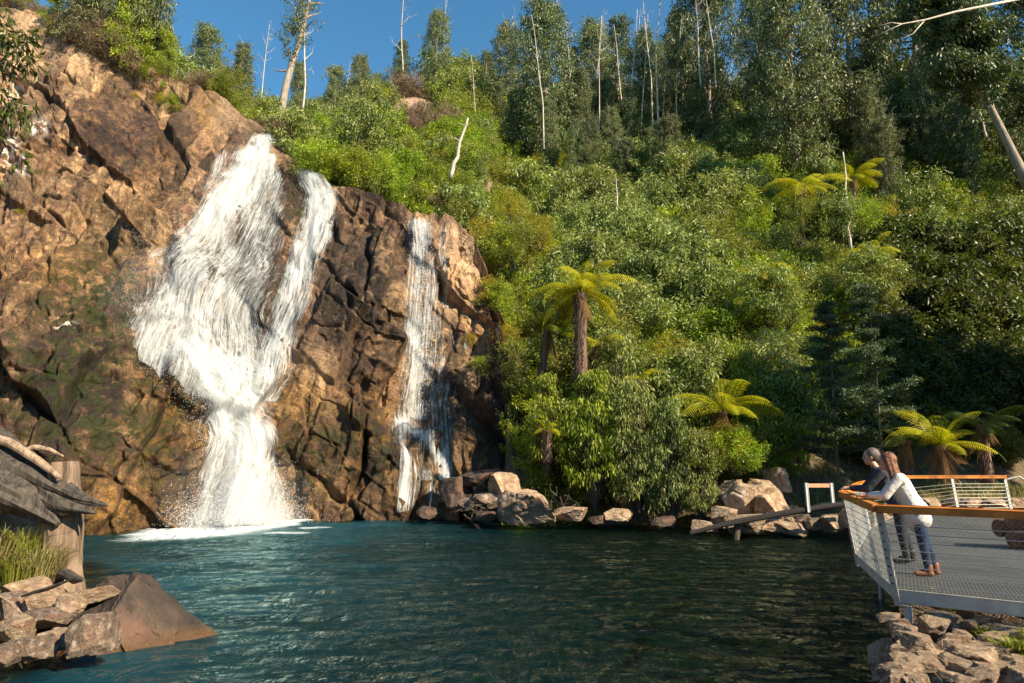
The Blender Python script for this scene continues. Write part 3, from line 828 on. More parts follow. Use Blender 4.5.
LM = dict(
    bright=leaf_mat('leaf_bright', (.10, .155, .010), (.43, .50, .03)),
    blue=leaf_mat('leaf_greyblue', (.085, .115, .026), (.38, .42, .11), rough=.42, spec=.4, trans=.3),
    olive=leaf_mat('leaf_olive', (.085, .105, .018), (.38, .39, .05)),
    yellow=leaf_mat('leaf_yellow', (.22, .20, .015), (.58, .46, .03), trans=.4),
    dark=leaf_mat('leaf_dark', (.025, .038, .008), (.14, .16, .025), spec=.5),
    gum=leaf_mat('leaf_gum', (.07, .09, .032), (.27, .30, .115), rough=.4, trans=.25),
    gumdark=leaf_mat('leaf_gum_dark', (.052, .070, .022), (.20, .225, .08), rough=.4, trans=.22),
    dry=leaf_mat('twig_dry', (.12, .075, .045), (.32, .22, .15), rough=.8, trans=.1, spec=.1),
    rust=leaf_mat('leaf_rust', (.16, .06, .015), (.36, .19, .06), rough=.8, trans=.3, spec=.1),
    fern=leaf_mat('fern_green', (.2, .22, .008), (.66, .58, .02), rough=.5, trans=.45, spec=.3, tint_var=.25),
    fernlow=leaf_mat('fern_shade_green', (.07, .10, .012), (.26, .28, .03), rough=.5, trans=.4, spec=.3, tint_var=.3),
    ferndry=leaf_mat('fern_dead', (.13, .07, .03), (.34, .2, .09), rough=.9, trans=.15, spec=.1),
    wattle=leaf_mat('leaf_wattle', (.05, .085, .04), (.16, .21, .10), trans=.3),
)
def bark(name, a, b_, c=None):
    m, n, l, b = mat(name); tc = n.new('ShaderNodeTexCoord'); o = tc.outputs['Object']
    f = noise(n, l, o, 2.0, 6, .65, .4, (5, 5, .6)); r = ramp(n, [(.35, a), (.6, b_)]); l.new(f, r.inputs[0]); l.new(r.outputs[0], b.inputs['Base Color'])
    b.inputs['Roughness'].default_value = .85; bump(n, l, b, f, .7, .05); return m
bark_pale = bark('bark_pale', (.28, .2, .14), (.62, .52, .42))
bark_trunk = bark('bark_trunk', (.17, .12, .08), (.44, .34, .25))
bark_grey = bark('bark_grey', (.16, .12, .09), (.42, .34, .26))
bark_dark = bark('bark_dark', (.03, .022, .018), (.10, .075, .055))
bark_fern = bark('fern_trunk', (.05, .028, .018), (.20, .12, .08))
dead_wood = bark('dead_wood', (.34, .27, .2), (.72, .62, .5))

def unit(v): return v / (np.linalg.norm(v, axis=-1, keepdims=True) + 1e-9)

def leaves(pos, dirs, L, Wd, rng, fold=0.0):
    """one rhombus leaf per position"""
    n = len(pos)
    d = unit(dirs)
    side = unit(np.cross(d, rng.normal(0, 1, (n, 3))))
    L = np.broadcast_to(L, (n,))[:, None]; Wd = np.broadcast_to(Wd, (n,))[:, None]
    nrm = np.cross(d, side)
    a = pos; t = pos + d * L - nrm * L * .12
    mid = pos + d * L * .42
    v = np.stack([a, mid + side * Wd / 2, t, mid - side * Wd / 2], 1).reshape(-1, 3)
    f = np.arange(4 * n).reshape(n, 4)
    return v, f

def clumps(centers, rad, per, L, Wd, rng, down=.4, out=.6, spread=1.0, flat=1.0):
    """leaf clumps: leaves around every centre, pointing outward from it and drooping"""
    n = len(centers) * per
    c = np.repeat(centers, per, 0)
    r = np.repeat(np.broadcast_to(rad, (len(centers),)), per)
    g = unit(rng.normal(0, 1, (n, 3))) * (rng.uniform(0, 1, (n, 1)) ** .45) * r[:, None] * np.array([1, 1, flat])
    pos = c + g
    d = unit(g) * out + rng.normal(0, .45, (n, 3)) * spread + np.array([0, 0, -down])
    tone = np.repeat(rng.normal(0, .22, len(centers)), per)
    v, f = leaves(pos, d, L * rng.uniform(.6, 1.3, n), Wd * rng.uniform(.7, 1.2, n), rng)
    shade = np.clip(.5 + tone + rng.normal(0, .2, n), 0, 1)
    return v, f, shade

def limb(p0, d, L, rng, n=6, wob=.25, droop=0.0):
    pts = [np.array(p0, float)]; d = np.array(d, float)
    for i in range(n):
        d = unit(d + rng.normal(0, wob, 3) * .6 + np.array([0, 0, -droop])); pts.append(pts[-1] + d * L / n)
    return np.array(pts)

def merge(parts):
    vs, fs, sh, k = [], [], [], 0
    for v, f, s in parts:
        vs.append(v); fs.append(f + k); sh.append(s); k += len(v)
    return np.concatenate(vs), np.concatenate(fs), np.concatenate(sh)

def shrub_mesh(name, seed, material, R=1.5, H=2.4, nc=70, per=60, L=.16, Wd=.05, down=.3, flat=1.0, crad=.36, lean=0.0, stems=True, up=0.0):
    rng = np.random.default_rng(seed)
    th = rng.uniform(0, 2 * math.pi, nc); u = rng.uniform(0, 1, nc) ** .6
    zz = rng.uniform(.05, 1, nc)
    prof = np.sqrt(np.clip(1 - (zz - .45) ** 2 / .36, 0.04, 1))
    lob = 1 + .28 * np.sin(th * 3 + rng.uniform(0, 6)) + .2 * np.sin(th * 5 + zz * 7)
    c = np.stack([np.cos(th) * u * R * prof * lob, np.sin(th) * u * R * prof * lob, zz * H * (1 + rng.normal(0, .08, nc))], -1)
    v, f, s = clumps(c, crad * rng.uniform(.6, 1.3, nc), per, L, Wd, rng, down=down - up, flat=flat)
    me = np_mesh(name, v, f, [material], fattr={'v': s})
    return me, c

def stem_geo(c, rng, k=9, r=.03):
    g = Geo()
    for p in c[rng.permutation(len(c))[:k]]:
        a = np.array([rng.normal(0, .12), rng.normal(0, .12), -.3])
        m = (a + p) / 2 + rng.normal(0, .15, 3)
        g.tube([a, m, p], [r, r * .7, r * .3], 4, False)
    return g

SH = {}
def mk(kind, variants, **kw):
    SH[kind] = [shrub_mesh(kind, 100 + 17 * i + len(SH) * 31, **kw) for i in range(variants)]
mk('bright', 2, material=LM['bright'], R=1.5, H=2.3, nc=66, per=72, L=.17, Wd=.055, up=.35)
mk('blue', 3, material=LM['blue'], R=1.6, H=3.1, nc=78, per=62, L=.24, Wd=.078, down=.75, crad=.38)
mk('olive', 2, material=LM['olive'], R=1.5, H=2.5, nc=64, per=70, L=.14, Wd=.045)
mk('yellow', 2, material=LM['yellow'], R=1.3, H=1.7, nc=70, per=60, L=.14, Wd=.035, up=.5, crad=.3)
mk('dark', 2, material=LM['dark'], R=1.7, H=2.8, nc=70, per=56, L=.26, Wd=.11)
mk('dry', 1, material=LM['dry'], R=1.3, H=1.6, nc=90, per=60, L=.34, Wd=.022, up=.9)
mk('wattle', 1, material=LM['wattle'], R=1.4, H=3.4, nc=100, per=50, L=.16, Wd=.022, flat=.35, crad=.5)
mk('rust', 1, material=LM['rust'], R=1.1, H=1.2, nc=50, per=50, L=.16, Wd=.04, up=.3)

# ---- undergrowth: nobody could count it; one object scattering whole bushes on the hillside
def scatter_points(n, ymin, ymax, pmin, pmax, seed):
    r = np.random.default_rng(seed)
    y = np.sqrt(r.uniform(ymin ** 2, ymax ** 2, n)); p = r.uniform(pmin, pmax, n)
    x = (p - 512) / F * y * 1.045
    return x, y, p

def plant_z(x, y):
    z = ground_z(x, y); p = 512 + F * x / (np.maximum(y, 8) * 1.045); Y0, Z0, t = yc_zc(p); s = np.clip((y - Y0) * 1.1, 0, None)
    tt = (s / 14) ** (1 / 1.4); zb = Z0 + tt * 1.4 - 5 * tt ** 2
    return np.where((t < .5) & (s < 14), np.maximum(z, zb + .35), z)

def undergrowth():
    names = []
    coll = bpy.data.collections.new('undergrowth_sources')
    idx = {}
    for kname in ('blue', 'bright', 'dark', 'dry', 'olive', 'rust', 'wattle', 'yellow'):
        for i, (me, c) in enumerate(SH[kname]):
            o = bpy.data.objects.new('s%02d_%s' % (len(names), kname), me)
            coll.objects.link(o); idx.setdefault(kname, []).append(len(names)); names.append(o.name)
    pts, sc, ids, rot = [], [], [], []
    r = np.random.default_rng(3)
    def zone(n, ymin, ymax, pmin, pmax, seed, size, mixf):
        x, y, p = scatter_points(n, ymin, ymax, pmin, pmax, seed)
        z = plant_z(x, y)
        b = np.arctan2(z + 1.2 - CAMZ, np.hypot(y, 0)); py = 341.5 - F * np.tan(b - PITCH)
        patch = fbm(np.stack([x * .11, y * .11, x * 0], -1), 3, 91)
        patch2 = fbm(np.stack([x * .3, y * .3, x * 0], -1), 3, 97)
        for i in range(n):
            k = mixf(p[i], py[i], y[i], patch[i], patch2[i], r)
            if k is None: continue
            kn, s = k
            pts.append((x[i], y[i], z[i] - .15)); sc.append(size * s * r.uniform(.55, 1.5)); ids.append(int(r.choice(idx[kn]))); rot.append(r.uniform(0, 6.28))
    q_ = lambda r: r.uniform()
    def right(p, py, y, a, a2, r):
        if p > 765 and py > 440: return None
        Y0, _, t = yc_zc(p)
        if p > 830 and y < 33.5: return None
        if p > 830 and y < 38: return ('dark' if q_(r) < .6 else 'olive', .8)
        q = r.uniform()
        edge = 0.85 if y < Y0 + 2.5 else 1.0
        if 640 < p and 455 < py: return ('olive' if q < .6 else 'yellow', .45)
        if p < 565:
            if py < 330: return (('yellow' if q < .42 else 'bright' if q < .75 else 'olive' if q < .93 else 'rust'), .85 * edge)
            return (('bright' if q < .4 else 'dark' if q < .7 else 'olive'), .8)
        if p > 850 and 250 < py < 440: return (('dark' if q < .8 else 'olive'), 1.0)
        if 560 < p < 720 and 180 < py < 330: return (('blue' if q < .72 else 'olive' if q < .86 else 'dark' if q < .93 else 'bright'), 1.0)
        if a > .12: kk = 'bright' if q < .5 else 'olive' if q < .75 else 'yellow' if q < .87 else 'blue'
        elif a < -.18: kk = 'dark' if q < .25 else 'blue' if q < .75 else 'olive'
        else: kk = 'blue' if q < .36 else 'olive' if q < .58 else 'bright' if q < .80 else 'yellow' if q < .90 else 'dark' if q < .95 else 'wattle' if q < .985 else 'dry'
        return (kk, edge * (1.0 if q > .03 else .7))
    zone(620, 31.5, 48, 520, 1120, 11, .92, right)
    zone(620, 44, 78, 500, 1120, 12, 1.15, right)
    def far_(p, py, y, a, a2, r):
        q = r.uniform()
        return (('dark' if q < .4 else 'blue' if q < .75 else 'olive' if q < .9 else 'bright'), 1.6)
    zone(420, 72, 125, 470, 1150, 13, .95, far_)
    def left(p, py, y, a, a2, r):
        Y0, _, t = yc_zc(p)
        if y < Y0 + 1.2: return None
        q = r.uniform()
        for (cx, cy_, sx, sy) in ((412, 112, 36, 32), (500, 168, 26, 34)):
            if ((p - cx) / sx) ** 2 + ((py - cy_) / sy) ** 2 < 1 and q < .93: return ('rust', .5) if q < .2 else None
        if py > 130 and p > 290: return (('bright' if q < .5 else 'blue' if q < .68 else 'yellow' if q < .8 else 'olive'), .95)
        return (('blue' if q < .3 else 'olive' if q < .65 else 'bright' if q < .8 else 'dry'), 1.1)
    zone(420, 42, 76, 270, 525, 14, 1.0, left)
    zone(420, 60, 122, 170, 530, 15, 1.35, left)
    def rim(p, py, y, a, a2, r):
        Y0, _, t = yc_zc(p)
        if y < Y0 + .8: return None
        q = r.uniform()
        if 55 < p < 165: return (('dry' if q < .75 else 'olive' if q < .9 else 'bright'), .85)
        return (('bright' if q < .4 else 'olive' if q < .7 else 'dry'), .8)
    zone(460, 34, 60, -160, 262, 16, .8, rim)
    me = bpy.data.meshes.new('undergrowth')
    n = len(pts)
    me.vertices.add(n); me.vertices.foreach_set('co', np.array(pts, np.float32).ravel())
    me.attributes.new('sc', 'FLOAT', 'POINT').data.foreach_set('value', np.array(sc, np.float32))
    me.attributes.new('rz', 'FLOAT', 'POINT').data.foreach_set('value', np.array(rot, np.float32))
    me.attributes.new('idx', 'INT', 'POINT').data.foreach_set('value', np.array(ids, np.int32))
    o = mesh_obj('undergrowth', me)
    ng = bpy.data.node_groups.new('scatter', 'GeometryNodeTree')
    ng.interface.new_socket('Geometry', in_out='INPUT', socket_type='NodeSocketGeometry')
    ng.interface.new_socket('Geometry', in_out='OUTPUT', socket_type='NodeSocketGeometry')
    gn, gl_ = ng.nodes, ng.links
    gi = gn.new('NodeGroupInput'); go = gn.new('NodeGroupOutput')
    iop = gn.new('GeometryNodeInstanceOnPoints'); ci = gn.new('GeometryNodeCollectionInfo')
    ci.inputs['Collection'].default_value = coll; ci.inputs['Separate Children'].default_value = True; ci.inputs['Reset Children'].default_value = True
    def named(nm, t):
        a = gn.new('GeometryNodeInputNamedAttribute'); a.data_type = t; a.inputs['Name'].default_value = nm; return a.outputs['Attribute']
    cx = gn.new('ShaderNodeCombineXYZ'); gl_.new(named('rz', 'FLOAT'), cx.inputs[2])
    gl_.new(gi.outputs[0], iop.inputs['Points']); gl_.new(ci.outputs[0], iop.inputs['Instance'])
    iop.inputs['Pick Instance'].default_value = True
    gl_.new(named('idx', 'INT'), iop.inputs['Instance Index']); gl_.new(cx.outputs[0], iop.inputs['Rotation']); gl_.new(named('sc', 'FLOAT'), iop.inputs['Scale'])
    gl_.new(iop.outputs[0], go.inputs[0])
    md = o.modifiers.new('scatter', 'NODES'); md.node_group = ng
    tag(o, 'dense tangled green scrub covering the hillside above the pool', 'undergrowth', kind='stuff')
    print('undergrowth instances', n)
undergrowth()

# ---- trees
def tree_meshes(seed, H, Rm, material, kind='column', leafn=1.0, barkm=None, low=.12, L=.34, Wd=.12):
    rng = np.random.default_rng(seed)
    g = Geo()
    k = 12
    z = np.linspace(-.6, H * .98, k)
    wob = np.cumsum(rng.normal(0, .10, (k, 2)), 0); wob -= wob[0]
    pts = np.concatenate([wob, z[:, None]], 1)
    rad = np.interp(z / H, [0, .1, 1], [.021 * H, .016 * H, .003 * H])
    g.tube(pts, rad, 7)
    cs = []; cr_ = []
    trunk_at = lambda h: np.array([np.interp(h, z, pts[:, 0]), np.interp(h, z, pts[:, 1]), h])
    nb = int(max(60 if kind == 'round' else 0, H * (5 if kind == 'round' else 1.9)))
    for i in range(nb):
        h = H * rng.uniform(low + .08, .99) if kind != 'umbrella' else H * rng.uniform(.55, .97)
        u = h / H
        if kind == 'column': R = Rm * (.55 + .75 * math.sin(min(1, (u - low) / (1 - low) + .08) * math.pi * .82 + .2)) * rng.uniform(.35, 1.15)
        elif kind == 'umbrella': R = Rm * rng.uniform(.5, 1.2) * (1.25 - u * .5)
        else: R = Rm * (1.15 - .75 * u) * rng.uniform(.6, 1.15)
        an = rng.uniform(0, 2 * math.pi)
        up = rng.uniform(.3, 1.1)
        lb = limb(trunk_at(h), (math.cos(an), math.sin(an), up), R * 1.15, rng, 5, .35)
        g.tube(lb, np.linspace(.0045 * H, .001 * H, 6), 4, False)
        for q in (2, 3, 4, 5):
            cs.append(lb[q] + rng.normal(0, .25, 3)); cr_.append(rng.uniform(.45, .9) * (.5 + .12 * Rm))
        if rng.uniform() < .25 and u > .6:     # bare twigs reaching past the leaves
            tw = limb(lb[-1], (math.cos(an) * .5, math.sin(an) * .5, 1.3), rng.uniform(1, 2.6), rng, 5, .4)
            g.tube(tw, np.linspace(.002 * H, .0005 * H, 6), 3, False)
    # short leafy shoots all along the stem
    if kind == 'column':
        ne = int(H * 21)
        h = H * rng.uniform(low, 1, ne) ; an = rng.uniform(0, 2 * math.pi, ne)
        u = h / H
        rr = Rm * .8 * rng.uniform(.1, 1, ne) ** .6 * (.45 + .8 * np.sin(np.clip((u - low) / (1 - low) + .05, 0, 1) * math.pi * .85 + .15))
        cs += list(np.stack([np.interp(h, z, pts[:, 0]) + np.cos(an) * rr, np.interp(h, z, pts[:, 1]) + np.sin(an) * rr, h], -1)); cr_ += list(rng.uniform(.35, .8, ne))
    cs = np.array(cs); cr_ = np.array(cr_)
    cs[:, 2] = np.minimum(cs[:, 2], H * 1.0)
    # drop some whole regions so sky shows through
    gap = fbm(cs * np.array([.5, .5, .33]) + seed, 3, seed)
    keep = gap > (-.45 if kind == 'round' else -.36)
    cs, cr_ = cs[keep], cr_[keep]
    v, f, s = clumps(cs, cr_, int(40 * leafn), L, Wd, rng, down=.85, out=.5)
    # bare leader and twigs above the crown
    for i in range(4):
        an = rng.uniform(0, 6.28)
        tw = limb(trunk_at(H * rng.uniform(.85, .97)), (math.cos(an) * .35, math.sin(an) * .35, 1.4), rng.uniform(.08, .17) * H, rng, 6, .3)
        g.tube(tw, np.linspace(.003 * H, .0006 * H, 7), 3, False)
    bm_ = barkm or bark_grey
    return g.mesh('trunk', [bm_], True), np_mesh('crown', v, f, [material], fattr={'v': s})

def place_tree(meshes, x, y, z, s, rz, label, group=None, tilt=(0, 0), name='gum_tree', cat='tree'):
    e = empty(name, (x, y, z), (tilt[0], tilt[1], rz), s)
    tag(e, label, cat, group)
    mesh_obj('trunk', meshes[0], e); mesh_obj('crown', meshes[1], e)
    return e

TM = [tree_meshes(201, 20, 3.1, LM['gum']), tree_meshes(202, 20, 3.6, LM['gum'], leafn=1.1), tree_meshes(203, 20, 2.7, LM['gumdark'], leafn=.9),
      tree_meshes(204, 20, 3.7, LM['gumdark'], leafn=1.15), tree_meshes(205, 20, 2.1, LM['gum'], leafn=.8, barkm=bark_pale)]
TBIG = tree_meshes(210, 20, 4.6, LM['gumdark'], kind='round', leafn=2.0, barkm=bark_trunk, low=.30, L=.42, Wd=.16)
TROUND = [tree_meshes(220, 8, 2.6, LM['gumdark'], kind='round', leafn=1.8, low=-.1, L=.26, Wd=.10), tree_meshes(221, 8, 2.4, LM['bright'], kind='round', leafn=1.8, low=-.1, L=.22, Wd=.085)]

# (column, top row, distance, mesh, width scale, label)
TREES = [
 (209, 26, 92, 0, 1.0, 'leftmost tall gum tree on the skyline, just right of the pale rock dome'),
 (246, 42, 96, 4, 1.0, 'thin gum tree with sparse grey-green leaves second from the left on the skyline'),
 (227, 68, 108, 2, .8, 'short gum tree low on the skyline between the two leftmost tall ones'),
 (302, 62, 100, 4, .9, 'slender gum tree just behind the bare leaning snag'),
 (337, 66, 84, 0, .9, 'small leafy gum tree right of the bare leaning snag'),
 (362, 58, 84, 1, .8, 'dense rounded gum tree in the dip above the main falls'),
 (402, 42, 92, 2, .8, 'narrow gum tree directly left of the white pole-like snag'),
 (437, 12, 92, 1, .8, 'leafy gum tree standing alone above the pink earth slope'),
 (470, 80, 104, 0, .8, 'low gum tree at the foot of the gap in the skyline'),
 (490, 52, 98, 4, 1.1, 'thin gum tree at the left edge of the dense tree belt'),
 (507, 24, 90, 0, .9, 'open-topped gum tree second in the dense tree belt'),
 (528, 60, 100, 3, .8, 'shaded gum tree behind the big pointed column tree'),
 (546, 2, 72, 1, .95, 'big pointed column of a gum tree clothed in leaves to the ground'),
 (570, 48, 86, 2, .9, 'dark narrow gum tree touching the right side of the big pointed column tree'),
 (592, 22, 84, 0, .95, 'gum tree with a pale trunk line through its thin crown'),
 (616, 20, 90, 2, 1.0, 'dark gum tree with bare crooked top beside the pale-trunked one'),
 (638, 30, 80, 4, 1.2, 'spindly pale gum tree left of the twin white snags'),
 (660, 44, 92, 1, .8, 'bushy gum tree filling the belt behind the twin white snags'),
 (678, 10, 76, 0, .8, 'upright olive gum tree left of the tallest dark tree'),
 (703, -34, 70, 3, .9, 'tallest dark gum tree in the middle of the belt, its top out of frame'),
 (728, 110, 84, 3, .7, 'low dark gum tree in the sky gap right of the tallest dark tree'),
 (752, -2, 80, 1, .8, 'pale olive gum tree at the right side of the sky gap'),
 (783, -18, 62, 1, .95, 'broad sunlit column gum tree right of the sky gap'),
 (815, 40, 80, 2, .9, 'dark gum tree in the shade between two broad sunlit ones'),
 (842, -46, 66, 3, .95, 'very tall gum tree with dark crown above the tree fern with the long skirt'),
 (870, 20, 84, 0, .9, 'gum tree half hidden behind the one with a domed top'),
 (904, -30, 66, 1, 1.05, 'domed tall gum tree left of the burnt black pole'),
 (938, 62, 96, 2, .9, 'small far gum tree beside the burnt black pole'),
 (960, 30, 88, 3, .9, 'dark gum tree behind the leaning pale trunk'),
 (1040, -40, 58, 3, 1.1, 'dark gum tree cut by the right edge of the frame'),
 (575, 128, 66, 1, .62, 'young leafy gum tree in front of the belt below the dark narrow one'),
 (625, 140, 64, 3, .6, 'young dark gum tree in front of the belt, below the crooked bare top'),
 (668, 118, 62, 3, .75, 'squat dark gum tree at the foot of the belt left of the tallest one'),
 (742, 170, 58, 0, .6, 'young gum tree at the foot of the sunlit column tree'),
 (880, 120, 60, 1, .75, 'young gum tree with light leaves below the domed tall one'),
]
rt = random.Random(4)
for i, (px, py, Y, mi, ws, lab) in enumerate(TREES):
    top = V(px, py, Y); z0 = gz(top.x, Y) - .3
    s = max(.15, (top.z - z0) / 20.0)
    place_tree(TM[mi], top.x, Y, z0, (max(s, .55) * ws, max(s, .55) * ws, s), rt.uniform(0, 6.28), lab, 'tall gum trees along the ridge')
EXTRA = [(px, top, Y) for j_, (px, top, Y) in enumerate([(482,96,88),(498,84,80),(515,92,74),(534,70,82),(560,84,78),(580,70,72),(600,80,76),(606,62,90),(630,86,72),(645,72,84),(668,66,80),(684,80,70),(690,40,86),
    (715,60,78),(722,120,66),(735,96,72),(758,60,72),(770,90,78),(800,70,70),(812,92,64),(828,58,76),(856,66,70),(866,90,62),(884,50,76),(892,84,66),(918,60,74),(925,96,62),(946,70,80),(958,100,60),(975,50,72),(1005,60,66),(1022,20,70),(550,100,68),(590,120,66),(650,130,66),(700,130,62),(612,110,70)]) if j_ % 4 != 3]
for i, (px, py, Y) in enumerate(EXTRA):
    top = V(px, py, Y); z0 = gz(top.x, Y) - .3; s = max(.2, (top.z - z0) / 20.0)
    place_tree(TM[[3, 2, 1, 0, 2][i % 5]], top.x, Y, z0, (max(s, .5) * .72, max(s, .5) * .72, s), rt.uniform(0, 6.28), 'shaded leafy gum tree packed among its neighbours in the dense belt', 'gum trees packed in the belt')
for x, y in ((31, 26), (36, 31), (28.5, 20.5), (40, 25)):
    place_tree(TBIG, x, y, gz(x, y) - .5, .85, rt.uniform(0, 6), 'big leafy gum tree standing past the right edge and shading the fern hollow', 'shade trees past the right edge')
# the nearest tree, its pale leaning trunk showing
bt = V(1016, 162, 48); zb = gz(bt.x, 48)
place_tree(TBIG, bt.x + .6, 48, bt.z - 1.5, (.95, .95, .95), 0, 'nearest big gum tree with a bare pale leaning trunk at the right edge', tilt=(0, math.radians(-16)))

# bare snags
def snag_mesh(seed, H, r, nb=9, material=dead_wood, spread=1.0):
    rng = np.random.default_rng(seed); g = Geo()
    pts = limb((0, 0, -.5), (0, 0, 1), H + .5, rng, 12, .07); g.tube(pts, np.linspace(r, r * .22, 13), 6)
    for i in range(nb):
        q = rng.integers(5, 12); an = rng.uniform(0, 6.28)
        lb = limb(pts[q], (math.cos(an), math.sin(an), rng.uniform(.3, 1.5)), H * rng.uniform(.06, .2) * spread, rng, 6, .4)
        g.tube(lb, np.linspace(r * .3, r * .06, 7), 4, False)
        for _ in range(2):
            w = rng.integers(2, 6)
            g.tube(limb(lb[w], (rng.normal(), rng.normal(), 1), H * .05, rng, 4, .5), np.linspace(r * .12, r * .03, 5), 3, False)
    return g.mesh('dead_tree', [material], True)
SN = [snag_mesh(301, 20, .22), snag_mesh(302, 20, .17, 14), snag_mesh(303, 20, .2, 5)]
SNB = snag_mesh(305, 10, .3, 3, bark_dark)
SNAGS = [
 (382, 320, 100, 84, 304, 0, 1, 'bare pale snag leaning right above the main falls'),
 (408, -12, 110, 92, 404, 2, 1.1, 'white pole-like snag rising left of the lone leafy gum'),
 (448, -4, 100, 100, 446, 2, .8, 'thin bare snag at the right side of the lone leafy gum'),
 (594, 10, 120, 78, 594, 1, 1, 'thin white snag in front of the pale-trunked gum'),
 (629, 2, 150, 74, 626, 1, .9, 'twiggy bare snag left of the twin white snags'),
 (648, -16, 112, 70, 652, 0, .6, 'left one of the twin white snags in the middle of the belt'),
 (657, 6, 120, 72, 658, 2, 1.0, 'right one of the twin white snags in the middle of the belt'),
 (709, -20, 72, 64, 715, 0, .65, 'pale snag crossing the crown of the tallest dark gum'),
 (690, -10, 70, 66, 700, 1, .9, 'slanting pale snag on the left of the tallest dark gum'),
 (527, 30, 90, 84, 527, 1, .8, 'slim bare snag left of the big pointed column tree'),
 (566, 28, 100, 84, 563, 1, .9, 'twiggy bare snag right of the big pointed column tree'),
 (610, 34, 120, 90, 607, 1, .9, 'greyish bare snag between two gums left of centre belt'),
 (745, 40, 110, 88, 741, 1, 1, 'fine bare snag in the sky gap right of the tallest dark gum'),
 (722, 60, 120, 92, 724, 1, .9, 'fainter bare snag at the left of the sky gap'),
 (482, 60, 110, 96, 480, 1, .9, 'thin grey snag left of the dense tree belt'),
 (190, 40, 110, 96, 193, 1, .8, 'small grey snag beyond the pale rock dome'),
 (262, 20, 110, 92, 262, 1, .9, 'twiggy snag left of the stout half-bare gum'),
 (345, 60, 120, 92, 343, 1, .8, 'twiggy grey snag right of the leaning snag'),
]
for (px, py, by, Y, bx, mi, ws, lab) in [(s[1] if i == 0 else s[0],) + ((s[2] * 0 - 6, 118, 84, 301, 0, 1, s[7]) if i == 0 else s[1:]) for i, s in enumerate(SNAGS)]:
    top = V(px, py, Y); bot = V(bx, by, Y); z0 = min(bot.z, 1e9) - 1.5
    d = top - Vector((bot.x, Y, z0))
    o = mesh_obj('dead_tree', SN[mi]); o.location = (bot.x, Y, z0)
    o.rotation_euler = (0, math.atan2(d.x, d.z), rt.uniform(0, .2)); s = d.length / 20; o.scale = (ws * .8 * max(.6, s), ws * .8 * max(.6, s), s)
    tag(o, lab, 'dead tree', 'bare snags among the gum trees')
r5 = random.Random(55)
for i in range(26):
    px = [478, 512, 520, 540, 556, 574, 586, 602, 622, 634, 642, 664, 674, 682, 700, 716, 730, 752, 764, 800, 812, 826, 860, 880, 922, 946][i]; Y = r5.uniform(66, 96); top = V(px, r5.uniform(4, 60), Y); bot = V(px + r5.uniform(-4, 4), r5.uniform(120, 170), Y)
    d = top - bot; s = d.length / 20; o = mesh_obj('dead_tree', SN[r5.randrange(3)]); o.location = bot; o.scale = (max(.55, s) * .6, max(.55, s) * .6, s); o.rotation_euler = (0, math.atan2(d.x, d.z), r5.uniform(0, .4))
    tag(o, 'thin bare pole of a burnt tree rising among the crowns of the dense belt', 'dead tree', 'thin bare poles in the tree belt')
# stout half-bare gum left of the falls
t0 = V(277, 122, 60); t1 = V(279, -34, 60)
rng = np.random.default_rng(330); g = Geo()
Hh = (t1 - t0).length
tr = limb((0, 0, -2), (0, 0, 1), Hh + 2, rng, 12, .10); g.tube(tr, np.linspace(.42, .14, 13), 8)
for i in range(12):
    q = rng.integers(5, 12); an = rng.uniform(0, 6.28)
    g.tube(limb(tr[q], (math.cos(an), math.sin(an), .9), rng.uniform(1.2, 2.6), rng, 6, .5), np.linspace(.13, .02, 7), 5, False)
e = empty('gum_tree', (t0.x, t0.y, t0.z)); tag(e, 'stout gum tree with a long bare orange trunk, standing alone left of the falls', 'tree')
g.obj('trunk', bark_grey, e, True)
rr_ = np.random.default_rng(331)
hh = rr_.uniform(.42, 1.02, 60) * Hh
cc = np.stack([np.interp(hh, tr[:, 2], tr[:, 0]) + rr_.normal(0, .75, 60), rr_.normal(0, .8, 60), hh], -1)
v, f, s_ = clumps(cc, rr_.uniform(.4, .8, 60), 55, .26, .085, rr_, down=.8); mesh_obj('crown', np_mesh('crown', v, f, [LM['gumdark']], fattr={'v': s_}), e)
# burnt pole, and the pale poles lower down
def pole(name, px0, py0, px1, py1, Y, m, r, lab, cat='dead tree', seed=1, grp=None):
    a = V(px0, py0, Y); b_ = V(px1, py1, Y); a = a - (b_ - a).normalized() * .8
    rng = np.random.default_rng(seed); L_ = (b_ - a).length
    k = 9; t = np.linspace(0, 1, k)[:, None]
    pts = np.array(a)[None] * (1 - t) + np.array(b_)[None] * t + rng.normal(0, .012 * L_, (k, 3)) * np.sin(t * math.pi)
    pts -= np.array(a)
    g = Geo(); g.tube(pts, np.linspace(r, r * .35, k), 6)
    for i in range(3):
        q = rng.integers(3, 8); g.tube(limb(pts[q], (rng.normal(), rng.normal() * .5, .8), L_ * .12, rng, 4, .3), np.linspace(r * .3, r * .08, 5), 4, False)
    o = g.obj(name, m, None, True); o.location = a; tag(o, lab, cat, grp); return o
pole('dead_tree', 942, 88, 935, 38, 70, bark_dark, .42, 'burnt black pole standing in the gap between two gums at the right', seed=2)
pole('dead_tree', 850, 240, 843, 152, 44, dead_wood, .11, 'pale leafless stick poking out of the scrub at the tree fern right of centre', seed=3)
pole('dead_tree', 984, 128, 980, 110, 52, dead_wood, .09, 'short pale stick left of the leaning pale trunk', seed=4)
pole('dead_tree', 453, 168, 468, 118, 46, dead_wood, .17, 'pale forked dead shrub on the pink earth above the side cascade', seed=5)
pole('dead_tree', 617, 200, 616, 178, 50, dead_wood, .07, 'tiny pale stub in the scrub below the dense tree belt', seed=8)
g = Geo(); rng = np.random.default_rng(9)
o0 = V(1034, -4, 45); o1 = V(902, 24, 42)
